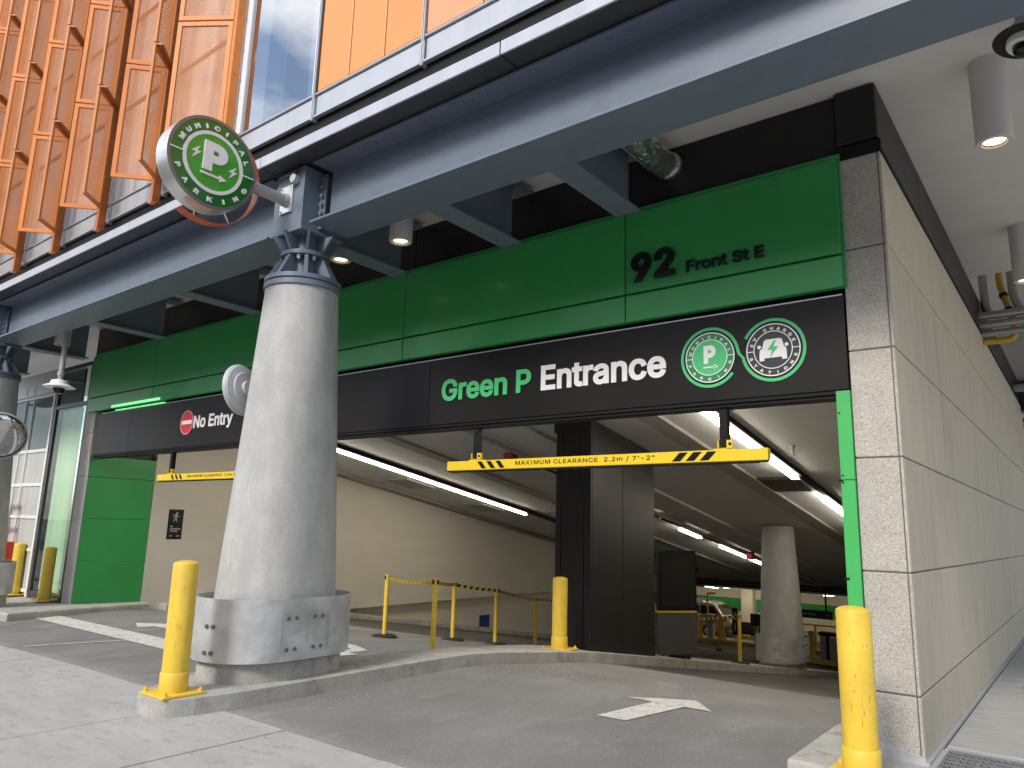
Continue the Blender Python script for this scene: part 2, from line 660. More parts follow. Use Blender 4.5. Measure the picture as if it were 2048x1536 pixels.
m_letter_dg = mat('mid_green_vinyl', (0.03, 0.23, 0.075), 0.4)
m_letter_k = mat('black_letter', (0.006, 0.006, 0.006), 0.3)
m_grey_v = mat('charcoal_vinyl', (0.035, 0.034, 0.035), 0.45)
m_red = mat('red_vinyl', (0.62, 0.03, 0.035), 0.4)
m_yel = mat('yellow_paint', (0.72, 0.49, 0.05), 0.5, var=(4, 0.09), bump=(35, 0.08, 0.003), dirt=((0.30, 0.20, 0.04), 7, 0.62, 0.78), rvar=0.08, pits=(16, .06, .45))
m_yels = mat('yellow_sign', (0.78, 0.55, 0.02), 0.42)
m_stone = mat('precast_stone', (0.55, 0.48, 0.365), 0.9, var=(5, 0.07), bump=(150, 0.35, 0.006), speck=(230, 0.2, 0), orand=.035, stretch=(1, 1, .35), dirt=((0.43, 0.37, 0.28), 1.4, .53, .82), pits=(60, .1, .6))
m_stone2 = mat('precast_stone_front', (0.46, 0.43, 0.385), 0.9, var=(5, 0.09), bump=(120, 0.7, 0.010), speck=(170, 0.30, 0), orand=.05, pits=(60, .22, .45))
m_joint = mat('joint_sealant', (0.13, 0.118, 0.10), 0.8)
m_sealant = mat('grey_sealant', (0.36, 0.36, 0.37), 0.7, var=(9, 0.15))
m_soffit = mat('white_soffit', (0.64, 0.615, 0.57), 0.75, var=(1.5, 0.04), bump=(200, 0.08, 0.003))
m_soff_d = mat('dark_soffit_panel', (0.045, 0.045, 0.046), 0.3, var=(1.6, 0.25), rvar=0.08)
m_alu = mat('silver_aluminium', (0.50, 0.52, 0.55), 0.33, metal=0.4, var=(4, 0.08), stretch=(1, 1, 0.15), rvar=0.08)
m_frame = mat('dark_frame', (0.03, 0.03, 0.032), 0.35)
m_recess = mat('recess_black', (0.010, 0.010, 0.011), 0.55, spec=.2)
m_orange = mat('orange_panel', (0.70, 0.29, 0.085), 0.4, var=(0.9, 0.06), orand=.03)
m_orange2 = mat('salmon_panel', (0.72, 0.34, 0.17), 0.38, var=(0.9, 0.05))
m_fin = mat('orange_fin_paint', (0.67, 0.235, 0.055), 0.5, var=(2, 0.08), spec=.3, orand=.06)
m_fin_rail = mat('orange_rail_paint', (0.44, 0.125, 0.025), 0.45)
m_perf = perforated('orange_perforated_metal', (0.67, 0.235, 0.055), 0.5)
m_lamp_body = mat('white_lamp_body', (0.55, 0.53, 0.53), 0.5)
m_lamp_on = emit('downlight_glow', (1.0, 0.66, 0.28), 1.9)
m_lamp_off = mat('downlight_reflector', (0.65, 0.63, 0.58), 0.25, metal=0.6)
m_tube = emit('fluorescent_tube', (1.0, 0.92, 0.75), 16.0)
m_tube2 = emit('lower_tube', (1.0, 0.87, 0.62), 11.0)
m_wall = mat('garage_wall_paint', (0.60, 0.56, 0.49), 0.6, var=(0.8, 0.05), bump=(14, 0.05, 0.01), stretch=(1, 0.6, 3), dirt=((.5, .46, .395), 1.3, .55, .85))
m_wallw = mat('garage_white_paint', (0.68, 0.64, 0.55), 0.6, var=(2, 0.04))
m_ceil = mat('garage_ceiling', (0.56, 0.55, 0.53), 0.8, var=(0.7, 0.08))
m_ceil_d = mat('garage_ceiling_band', (0.33, 0.31, 0.28), 0.8)
m_lfloor = mat('garage_floor', (0.075, 0.067, 0.055), 0.6, var=(1.5, 0.15), spec=.3)
m_foil = mat('silver_foil', (0.66, 0.67, 0.66), 0.28, metal=0.9, bump=(30, 0.3, 0.01))
m_pipe = mat('insulated_pipe', (0.42, 0.41, 0.40), 0.35, metal=0.7, bump=(18, 0.25, 0.02))
m_yelpipe = mat('yellow_gas_pipe', (0.60, 0.37, 0.03), 0.5)
m_plate = mat('stainless_plate', (0.74, 0.74, 0.72), 0.28, metal=0.8, var=(6, 0.1))
m_grey_paint = mat('grey_paint', (0.36, 0.36, 0.37), 0.45)
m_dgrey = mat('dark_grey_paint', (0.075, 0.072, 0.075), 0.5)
m_cable = mat('black_cable', (0.01, 0.01, 0.01), 0.5)
m_mirror = mat('mirror_dome', (0.55, 0.56, 0.57), 0.06, metal=1.0)
m_mirback = mat('mirror_back', (0.45, 0.46, 0.47), 0.5, bump=(8, 0.05))
m_win = glass('window_glass', (0.78, 0.84, 0.9), 0.52)
m_shop = glass('shop_glass', (0.86, 0.94, 0.88), 0.02)
m_blind = mat('pale_interior', (0.66, 0.74, 0.60), 0.8, var=(2, 0.12), stretch=(3, 1, 0.15))
m_white_frame = mat('white_door_frame', (0.72, 0.72, 0.72), 0.4)
m_white_panel = mat('frosted_panel', (0.46, 0.47, 0.44), 0.5, var=(2, 0.15), stretch=(3, 1, 0.2))
m_redp = mat('red_paint', (0.55, 0.035, 0.02), 0.4)
m_screen = mat('dark_screen', (0.008, 0.009, 0.009), 0.12, var=(30, 0.4))
m_rubber = mat('black_rubber', (0.012, 0.012, 0.012), 0.8)
m_belt_y = mat('belt_yellow', (0.62, 0.42, 0.02), 0.6)
m_blue = mat('blue_plate', (0.01, 0.045, 0.22), 0.5)
m_car = mat('silver_car_paint', (0.42, 0.41, 0.40), 0.25, metal=0.5, coat=0.5)
m_tyre = mat('tyre', (0.01, 0.01, 0.01), 0.8)
m_lens = mat('tail_lens', (0.5, 0.01, 0.012), 0.2)
m_grate = mat('grating_steel', (0.30, 0.31, 0.33), 0.5, metal=0.6, var=(20, 0.2))
m_orangep = mat('orange_post', (0.75, 0.26, 0.02), 0.5)
m_arrow_scratch = mat('chalk_mark', (0.68, 0.69, 0.68), 0.8)
m_scuff = mat('scuff_mark', (0.27, 0.28, 0.29), 0.6, metal=.4)

# ------------------------------------------------------------------ ground levels
_prof = [(0.2, 0), (1.0, .10), (2.5, .10), (3.5, .15), (24.6, .15), (25.6, 0)]


def zr(y):
    z = 0.0
    for (a, sa), (b, sb) in zip(_prof, _prof[1:]):
        if y <= a: break
        e = min(y, b)
        se = sa + (sb - sa) * (e - a) / (b - a)
        z -= (sa + se) / 2 * (e - a)
    return z


def sm(a, b, t):
    t = min(1, max(0, (t - a) / (b - a)))
    return t * t * (3 - 2 * t)


def zg(x, y):
    return zr(y) - .025 * max(0, -x - 8) * (1 - sm(1, 6, y))


ZL = zr(40)                      # lower garage floor
CE0, CES = 3.9, 0.168            # ramp ceiling z = CE0 - CES*y
ZC = -0.95                       # lower garage ceiling


def zc(y):
    return CE0 - CES * y


def sheet(name, x0, x1, ys, nx, zf, m, kind='structure'):
    mb = MB()
    xs = [x0 + (x1 - x0) * i / nx for i in range(nx + 1)]
    vs = [(x, y, zf(x, y)) for y in ys for x in xs]
    fs = [(j * (nx + 1) + i, j * (nx + 1) + i + 1, (j + 1) * (nx + 1) + i + 1, (j + 1) * (nx + 1) + i) for j in range(len(ys) - 1) for i in range(nx)]
    mb.add(vs, fs)
    o = mb.build(name, m, None)
    o['kind'] = kind
    for p in o.data.polygons: p.use_smooth = True
    return o


def frange(a, b, st):
    n = max(1, int(round((b - a) / st)))
    return [a + (b - a) * i / n for i in range(n + 1)]


# street side ground sheet to the horizon, with the ramp pit left open
g = MB()
for x0, x1, y0, y1 in ((-400, 400, -9.61, -2.57), (-0.36, 400, -2.57, 60), (-400, -15.0, -2.57, -0.9)):
    g.add([(x0, y0, -.45), (x1, y0, -.45), (x1, y1, -.45), (x0, y1, -.45)], [(0, 1, 2, 3)])
struct('ground', g, m_base)
g = MB()
g.add([(-400, -400, -.45), (400, -400, -.45), (400, -9.9, -.45), (-400, -9.9, -.45)], [(0, 1, 2, 3)])
g.box(-60, 60, -9.9, -9.62, -.5, -.29)
struct('street', g, mat('street_asphalt', (.17, .165, .16), .85, var=(.4, .15)))
ob = thing('office_block', 'pale office block across the street, seen only in reflections', 'building', (-6, -27, -.45))
s = MB(); s.box(-70, 60, -40, -27, -.5, 12.5); part('wall', s, mat('office_wall', (.42, .36, .30), .8, var=(.3, .15)), ob)
for k in range(3):
    for i in range(18):
        s = MB(); x = -66 + i * 7; s.box(x, x + 4.6, -26.98, -26.9, 1.2 + 3.9 * k, 3.6 + 3.9 * k); part('window', s, mat('office_window', (.05, .06, .08), .1), ob)

sheet('driveway', -15.0, -0.36, [-2.65] + frange(-2.585, 3.5, 0.2), 60, lambda x, y: zg(x, y) - (.06 if y < -2.6 else .002), m_asph)
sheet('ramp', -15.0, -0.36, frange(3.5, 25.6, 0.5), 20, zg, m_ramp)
lf = MB()
lf.add([(-34, 25.6, ZL), (1, 25.6, ZL), (1, 34, ZL), (-34, 34, ZL)], [(0, 1, 2, 3)])
lf.add([(-34, 18, ZL), (-15.0, 18, ZL), (-15.0, 25.6, ZL), (-34, 25.6, ZL)], [(0, 1, 2, 3)])
struct('garage_floor', lf, m_lfloor)

# sidewalk: one slab per flag
sw = bpy.data.objects.new('sidewalk', None)
COL.objects.link(sw)
sw['kind'] = 'structure'
xj = [-16.6, -15.4, -14.2, -13.05, -11.9, -10.8, -9.7, -8.65, -7.55, -6.45, -5.25, -4.03, -2.92, -1.75, -0.55, 0.62, 1.8, 3.0, 4.2, 5.4]
yj = [-2.585, -4.95, -7.3, -9.6]
gp = 0.007
for a, b in zip(xj, xj[1:]):
    for c, d in zip(yj, yj[1:]):
        s = MB()
        dz = random.uniform(-.003, .003)
        za, zb = zg(a, -3) + dz, zg(b, -3) + dz
        s.hexa([(a + gp, d + gp, za - .1), (b - gp, d + gp, zb - .1), (b - gp, c - gp, zb - .1), (a + gp, c - gp, za - .1)],
               [(a + gp, d + gp, za), (b - gp, d + gp, zb), (b - gp, c - gp, zb), (a + gp, c - gp, za)])
        part('paving_slab', s, m_slab, sw, bevel=.005, seg=1)
# covered walk on the right of the stone wall
wk = bpy.data.objects.new('covered_walk', None)
COL.objects.link(wk)
wk['kind'] = 'structure'
for x0, x1 in ((0.035, 2.4), (2.42, 4.8)):
    for y0, y1 in ((0.69, 4.2), (4.21, 7.7), (7.71, 11.2), (11.21, 14.7), (14.71, 18.2), (18.21, 24)):
        s = MB(); s.box(x0, x1, y0, y1, -.12, 0.0)
        part('paving_slab', s, m_slab, wk, bevel=.008, seg=1)
for x0, x1, y0, y1 in ((0.035, 4.8, 0.575, 0.66), (0.02, .07, -2.57, .57), (-.34, .02, -2.57, -.03), (1.32, 4.8, -2.57, 0.57), (.07, 1.32, -2.57, -.62)):
    s = MB(); s.box(x0, x1, y0, y1, -.12, -0.002)
    part('paving_strip', s, m_slab, wk, bevel=.004, seg=1)

g = MB(); g.box(4.82, 45, -2.57, 60, -.3, -.005); g.box(5.41, 60, -9.6, -2.59, -.3, -.004)
struct('plaza', g, m_slab)
g = MB(); g.box(-80, -16.62, -9.6, -2.59, -.6, zg(-16.6, -3) - .004); g.box(-80, -19.02, -2.58, -.9, -.6, zg(-19, -1) - .01)
struct('side_pavement', g, m_slab)
# drain grating at the foot of the wall
gt = thing('drain_grating', 'galvanised steel drain grating set in the paving beside the stone wall corner', 'grating', (0.7, 0, 0))
s = MB()
for i in range(29):
    x = 0.08 + i * 0.0435
    s.box(x, x + .008, -.61, .565, -.035, -.004)
part('bearing_bars', s, m_grate, gt)
s = MB()
for i in range(12):
    y = -.6 + i * .105
    s.box(.075, 1.31, y, y + .007, -.02, -.001)
part('cross_bars', s, m_grate, gt)
s = MB()
for a in ((.072, .08, -.618, .572), (1.306, 1.316, -.618, .572)): s.box(*a, -.05, 0)
for a in ((.08, 1.306, -.618, -.61), (.08, 1.306, .565, .573)): s.box(*a, -.05, 0)
part('frame', s, m_grate, gt)

# ------------------------------------------------------------------ kerbs and island
def kerb(name, mats, left, right, h, label=None, cat=None, closed_end=True, bevel=.03):
    """left/right: matching lists of (x,y) edges; follows the ground"""
    mb = MB()
    n = len(left)
    vs = []
    for (lx, ly), (rx, ry) in zip(left, right):
        vs += [(lx, ly, zg(lx, ly) - .25), (rx, ry, zg(rx, ry) - .25), (rx, ry, zg(rx, ry) + h), (lx, ly, zg(lx, ly) + h)]
    fs = []
    for i in range(n - 1):
        a, b = 4 * i, 4 * i + 4
        for k in range(4):
            fs.append((a + k, a + (k + 1) % 4, b + (k + 1) % 4, b + k))
    fs += [(0, 1, 2, 3), (4 * n - 4, 4 * n - 3, 4 * n - 2, 4 * n - 1)]
    mb.add(vs, fs)
    o = mb.build(name, mats, None, bevel=bevel, seg=3)
    o['kind'] = 'structure'
    return o


isl = [(-3.135, -5.25, -5.19), (-3.128, -5.31, -5.13), (-3.11, -5.37, -5.085), (-3.085, -5.425, -5.045), (-3.05, -5.47, -5.01), (-3.0, -5.51, -4.98), (-2.94, -5.55, -4.952), (-2.85, -5.60, -4.92), (-2.7, -5.69, -4.90), (-2.55, -5.80, -4.88), (-2.3, -5.93, -4.86), (-1.9, -6.0, -4.85),
       (-1.2, -5.98, -4.85), (-.8, -5.75, -4.84), (-.4, -5.45, -4.83), (0, -5.36, -4.82), (.5, -5.36, -4.80), (1.0, -5.4, -4.78), (1.6, -5.45, -4.76), (2.2, -5.55, -4.74), (2.8, -5.62, -4.72),
       (3.5, -5.65, -4.7)]
isl += [(y, -5.7, -4.7) for y in frange(4, 17, .5)]
kerb('traffic_island', m_curb, [(a, y) for y, a, b in isl], [(b, y) for y, a, b in isl], .14)
kerb('right_kerb', m_curb, [(-.69, y) for y in frange(-.95, 24, .6)], [(-.345, y) for y in frange(-.95, 24, .6)], .11)
ys = frange(-1.35, 24, .6)
kerb('left_kerb', m_curb, [(-14.79, y) for y in ys if y > 1.4], [(-14.1, y) for y in ys if y > 1.4], .13)
s = MB()
s.hexa([(-19, -1.5, -.6), (-13.05, -1.55, -.4), (-14.1, 1.35, -.4), (-19, 1.35, -.6)], [(-19, -1.5, zg(-19, 0) + .15), (-13.05, -1.55, zg(-13.05, 0) + .13), (-14.1, 1.35, zg(-14.1, 1.3) + .13), (-19, 1.35, zg(-19, 0) + .15)])
o = s.build('left_pavement', m_curb, None, bevel=.03); o['kind'] = 'structure'

# painted markings (sheets above the asphalt)
def marking(name, poly, label, cat='road marking', lift=.005, group=None, n=1):
    me = bpy.data.meshes.new(name)
    bm = bmesh.new()
    bm.faces.new([bm.verts.new((x, y, 0)) for x, y in poly]).normal_update()
    bmesh.ops.triangulate(bm, faces=bm.faces, ngon_method='EAR_CLIP')
    for _ in range(9):
        ed = [e for e in bm.edges if e.calc_length() > .4]
        if not ed: break
        bmesh.ops.subdivide_edges(bm, edges=ed, cuts=1)
        bmesh.ops.triangulate(bm, faces=bm.faces, ngon_method='EAR_CLIP')
    for v in bm.verts: v.co.z = zg(v.co.x, v.co.y) + lift
    bmesh.ops.recalc_face_normals(bm, faces=bm.faces)
    bm.to_mesh(me); bm.free()
    me.materials.append(m_paint_w)
    o = bpy.data.objects.new(name, me)
    COL.objects.link(o)
    return tag(o, label, cat, group)


marking('lane_arrow', [(-2.49, -.46), (-2.21, -.44), (-2.06, .40), (-1.80, .41), (-2.14, .83), (-2.66, .39), (-2.37, .38)], 'white arrow painted on the asphalt of the right-hand entry lane')
marking('stop_line', [(-14.06, -1.0), (-13.62, -.60), (-9.1, -.935), (-6.7, -1.11), (-6.62, -1.55), (-8.12, -1.44)], 'broad white stop line painted across the exit lane')
marking('lane_arrow', [(-11.3, -.28), (-10.55, .12), (-10.6, -.06), (-9.6, -.1), (-9.2, .25), (-9.2, 1.3), (-8.95, 1.3), (-8.95, .1), (-9.4, -.35), (-10.65, -.32), (-10.7, -.55)], 'white left-turn arrow painted in the exit lane behind the front bollard')
marking('lane_arrow', [(-6.45, -.5), (-6.75, .05), (-6.62, .05), (-6.62, .25), (-6.95, .35), (-7.5, .35), (-7.5, .55), (-6.85, .52), (-6.42, .35), (-6.42, .05), (-6.25, .05)], 'white turn arrow painted beside the island behind the concrete column')
pts = [(-9.75 + .4 * t, -2.45 + 1.1 * t + .12 * math.sin(3 * t)) for t in [i / 8 for i in range(9)]]
marking('thin_line', pts + [(x + .07, y + .0) for x, y in reversed(pts)], 'thin curved white line painted on the asphalt at the sidewalk edge')
marking('edge_line', [(-9.6, 2.6), (-9.55, 2.75), (-8.2, 3.35), (-6.5, 4.2), (-6.45, 4.05), (-8.2, 3.2)], 'thin white line painted on the ramp behind the stanchions', lift=.006)
# ------------------------------------------------------------------ stone wall and pier on the right
CZ = [0.0, 0.458, 1.344, 2.23, 3.117, 4.0, 4.83]
sw_t = thing('stone_wall', 'speckled precast stone wall with its pier end, right of the garage entrance', 'wall', (0, 0, 0))
YJ = [0.03, 2.22, 4.95, 7.75, 10.45, 13.2, 16.0, 19.0, 24.0]
YJ0 = [0.03, 4.95, 7.75, 10.45, 13.2, 16.0, 19.0, 24.0]
jg = .006
for i, (a, b) in enumerate(zip(CZ, CZ[1:])):
    yy = YJ0 if i == 0 else YJ
    for c, d in zip(yy, yy[1:]):
        s = MB(); s.box(-.10, random.uniform(-.0015, .0015), c + jg, d - jg, a + jg, b - jg)
        part('stone_panel', s, m_stone, sw_t, bevel=.006, seg=1)
    s = MB(); s.box(-.345, -.030, 0, .15, a + jg, b - jg)
    part('stone_block', s, m_stone2, sw_t, bevel=.007, seg=2)
    s = MB(); s.box(-.022, 0.0, .002, .026, a + jg, b - jg)
    part('corner_strip', s, m_stone2, sw_t, bevel=.004, seg=1)
s = MB(); s.box(-.335, -.012, .008, 24, -.3, 4.83)
part('backing', s, m_joint, sw_t)
s = MB()
s.hexa([(-.36, -.03, -.01), (.025, -.03, -.01), (.0, .0, -.01), (-.345, .0, -.01)], [(-.35, -.004, .10), (.004, -.004, .04), (.0, .0, .05), (-.345, .0, .11)])
s.box(.0, .03, -.02, 24, -.01, .022)
part('sealant_bead', s, m_sealant, sw_t, bevel=.006)

dc = thing('cladding_band', 'charcoal metal cladding band above the stone wall and green fascia', 'cladding', (0, 0, 4.9))
for c, d in ((0.0, 1.93), (1.94, 5.1), (5.11, 8.3), (8.31, 11.5), (11.51, 15.2), (15.21, 24)):
    s = MB(); s.box(-.3, -.004, c + (.012 if c == 0 else 0), d, 4.875, 5.46)
    part('side_panel', s, m_dark, dc, bevel=.004, seg=1)
s = MB(); s.box(-.335, -.006, -.03, .008, 4.955, 5.455)
part('corner_panel', s, m_dark, dc, bevel=.004, seg=1)
s = MB(); s.box(-.345, .012, -.018, .02, 4.835, 4.94)
s.box(.0, .014, .02, 15.2, 4.832, 4.87)
part('flashing', s, m_recess, dc, bevel=.003, seg=1)
for c, d in zip([-15.0, -12.1, -8.9, -5.6, -2.4], [-12.1, -8.9, -5.6, -2.4, -.35]):
    s = MB(); s.box(c + .004, d - .004, .03, .07, 4.80, 5.465)
    part('front_panel', s, m_dark, dc, bevel=.003, seg=1)

# ------------------------------------------------------------------ green fascia
KX = lambda x, Y: 1.127 + (x - 1.127) * (Y + 6.397) / 6.397
KZ = lambda z, Y: 1.6 + (z - 1.6) * (Y + 6.397) / 6.397
GY = -0.08
gf = thing('green_fascia', 'glossy green metal panel fascia carrying the street number over the entrance', 'fascia', (0, 0, 3.6))
gx = [KX(x, GY) for x in (-15.02, -12.3, -9.0, -5.72, -2.453, -.352)]
ga, gb, gc, gd = KZ(3.689, GY), KZ(3.967, GY), KZ(3.99, GY), KZ(4.86, GY)
for c, d in zip(gx, gx[1:]):
    for z0, z1 in ((ga, gb), (gc, gd)):
        s = MB(); s.box(c + .006, d - .006, GY, -.03, z0, z1)
        part('green_panel', s, m_green, gf, bevel=.007)
s = MB()
s.box(gx[0], gx[-1] + .012, -.03, .028, ga + .01, gd + .03)
s.box(gx[0], gx[-1] + .02, -.05, -.028, gd + .01, gd + .055)
part('backing_tray', s, m_green, gf, bevel=.003, seg=1)
FF = lambda Y: (lambda u, v, wv: (u, Y - wv, v))
text_fit(None, '92', FF(GY), KX(-2.366, GY), KX(-1.884, GY), KZ(4.085, GY), KZ(4.39, GY), .012, .035, bold=.034, parent=gf, name='numeral', mat_=m_letter_k)
text_fit(None, 'Front St E', FF(GY), KX(-1.769, GY), KX(-1.008, GY), KZ(4.086, GY), KZ(4.204, GY), .008, .022, bold=.024, parent=gf, mat_=m_letter_k)

# ------------------------------------------------------------------ black entrance sign
bs = thing('entrance_sign', 'long black sign band over the lanes reading Green P Entrance and No Entry', 'sign', (0, 0, 2.79))
for c, d in ((-14.45, -13.03), (-13.025, -9.0), (-8.995, -5.2), (-5.195, -.36)):
    s = MB(); s.box(c, d, 0, .14, 2.80, 3.612)
    part('sign_panel', s, m_black, bs, bevel=.004, seg=1)
s = MB()
s.box(-14.45, -.365, .012, .16, 2.765, 2.798)
s.box(-14.45, -.365, .03, .2, 2.735, 2.763)
part('bottom_trim', s, m_recess, bs, bevel=.003, seg=1)
s = MB(); s.box(-14.3, -.37, .004, .05, 3.613, 3.625)
part('top_trim', s, m_alu, bs)
SF = FF(0.0)
text_fit(None, 'Green P', SF, KX(-4.945, 0.03), KX(-3.605, .03), 3.075, 3.345, .002, .012, bold=.026, parent=bs, mat_=m_letter_g)
text_fit(None, 'Entrance', SF, KX(-3.47, .03), KX(-1.985, .03), 3.072, 3.352, .002, .012, bold=.026, parent=bs, mat_=m_letter_w)
text_fit(None, 'No Entry', SF, -10.71, -9.52, 3.05, 3.315, .002, .008, bold=.026, parent=bs, mat_=m_letter_w)
# no entry roundel
o2 = lambda cx, cz: (lambda u, v, wv: (cx + u, -wv, cz + v))
s = MB(); fn = o2(-10.93, 3.215); s.disc(.205, fn, .002, .008); part('no_entry_disc', s, m_red, bs)
s = MB(); s.ring(.198, .205, fn, .0085, .0105); s.box(-11.09, -10.77, -.011, -.0085, 3.185, 3.25); part('no_entry_bar', s, m_letter_w, bs)
# roundels
R = .287
for cx, cz, ev in ((-1.557, 3.212, False), (-.968, 3.212, True)):
    fn = o2(cx, cz)
    t0, t1 = (-172, 152) if ev else (8, 322)
    s = MB(); s.ring(.905 * R, R, fn, .002, .006, t0, t1, 64); part('logo_outer_band', s, m_letter_g, bs)
    s = MB(); s.disc(.82 * R, fn, .002, .004, 64); part('logo_ring_field', s, m_grey_v if ev else m_letter_dg, bs)
    s = MB(); s.disc(.585 * R, fn, .0045, .006, 48); part('logo_disc', s, m_grey_v if ev else m_letter_g, bs)
    s = MB()
    s.ring(.80 * R, .835 * R, fn, .0045, .0075, n=64)
    s.ring(.575 * R, .603 * R, fn, .0065, .0085, n=48)
    for a in ((176, 184) if 0 else (180, 0)):
        er = Vector((math.cos(math.radians(a)), math.sin(math.radians(a))))
        s.obox((cx + er.x * .70 * R, -.006, cz + er.y * .70 * R), (1, 0, 0), (0, 1, 0), (0, 0, 1), .1 * R, .0015, .013 * R)
    part('logo_rings', s, m_letter_w, bs)
    s = MB()
    if ev:
        text_arc(s, 'EV CHARGE', fn, .70 * R, .13 * R, 163, 20, .0045, .007)
        text_arc(s, 'STATIONS', fn, .70 * R, .13 * R, 199, 341, .0045, .007, inward=True)
    else:
        text_arc(s, 'MUNICIPAL', fn, .70 * R, .12 * R, 165, 15, .0045, .007)
        text_arc(s, 'PARKING', fn, .70 * R, .12 * R, 199, 341, .0045, .007, inward=True)
    part('logo_lettering', s, m_letter_w, bs, kind='stuff')
    s = MB()
    if ev:
        q = R
        body = [(-.40, .02), (-.33, .06), (-.27, .30), (-.2, .34), (.22, .34), (.29, .30), (.34, .08), (.40, .03), (.42, -.12), (.42, -.33), (.27, -.33), (.27, -.25), (-.27, -.25), (-.27, -.33), (-.42, -.33), (-.42, -.12)]
        s.prism([(u * q, v * q) for u, v in body], fn, .0065, .008)
        for sx in (-1, 1): s.disc(.06 * q, o2(cx + sx * .42 * q, cz + .12 * q), .0065, .0078, 12)
        part('logo_car', s, m_letter_w, bs)
        s = MB()
        s.prism([(u * q, v * q) for u, v in [(.05, .30), (-.17, .0), (-.02, .0), (-.1, -.24), (.17, .09), (.02, .09), (.1, .30)]], fn, .0085, .010)
        part('logo_bolt', s, m_letter_g, bs)
    else:
        text_fit(None, 'P', fn, -.20 * R, .21 * R, -.20 * R, .40 * R, .0065, .009, bold=.05, parent=bs, mat_=m_letter_w)
        s.box(cx - .22 * R, cx + .2 * R, -.009, -.0065, cz - .345 * R, cz - .305 * R)
        s.prism([(.13 * R, -.25 * R), (.30 * R, -.325 * R), (.13 * R, -.40 * R)], fn, .0065, .009)
        part('logo_arrow', s, m_letter_w, bs)
s = MB()
s.prism([(-1.557 + .285 + .001, 3.25), (-1.557 + .258, 3.25), (-1.557 + .272, 3.205), (-1.557 + .302, 3.172), (-1.557 + .332, 3.172), (-1.557 + .299, 3.21)], SF, .0062, .0075)
part('logo_link', s, m_letter_g, bs)

# green jamb at the left end and bright strip at the right end
gj = thing('green_jamb', 'green panelled jamb at the left side of the exit lane', 'wall panel', (-14.5, .6, 0))
for a, b in ((-.12, .745), (.75, 1.553), (1.558, 2.37), (2.375, 2.79)):
    s = MB(); s.box(-14.62, -14.5, .0, 1.33, a, b)
    part('green_panel', s, m_green, gj, bevel=.006)
s = MB(); s.box(-14.525, -14.5, -.03, -.004, -.1, 2.79)
part('edge_trim', s, m_alu, gj, bevel=.003, seg=1)
gs = thing('green_strip', 'narrow bright green jamb plate against the stone pier', 'wall panel', (-.42, 0, 0))
s = MB()
for a, b in ((.11, .98), (.985, 2.05), (2.055, 2.785)): s.box(-.458, -.35, -.035, .12, a, b)
part('plate', s, m_lgreen, gs, bevel=.003, seg=1)
s = MB()
for z in (1.0, 1.28, 2.03, 2.09, 2.6): s.cyl((-.44, -.04, z), (-.44, -.03, z), .008, n=8)
for z in (1.28, 2.05): s.box(-.475, -.44, -.043, -.034, z - .01, z + .005)
part('fixings', s, m_recess, gs)
tr = thing('glow_strip', 'sunlit green streak, added as a glowing strip, above the No Entry end of the sign', 'light', (-12.6, -.02, 3.67))
m_streak = emit('green_sun_glow', (0.10, 0.85, 0.22), 0.85)  # glow added to stand for a streak of sunlight on the fascia edge
s = MB(); s.box(KX(-13.9, -.10), KX(-12.0, -.10), -.105, -.083, 3.672, 3.715); part('streak', s, m_streak, tr, bevel=.004)
s = MB(); s.box(KX(-13.7, -.02), KX(-11.8, -.02), -.025, -.002, 3.626, 3.640); part('lower_streak', s, m_streak, tr)
s = MB(); s.box(KX(-14.1, -.10), KX(-13.92, -.10), -.10, -.083, 3.675, 3.71); s.box(KX(-11.98, -.10), KX(-11.4, -.10), -.10, -.083, 3.68, 3.705); part('streak_end', s, m_lgreen, tr, bevel=.004)

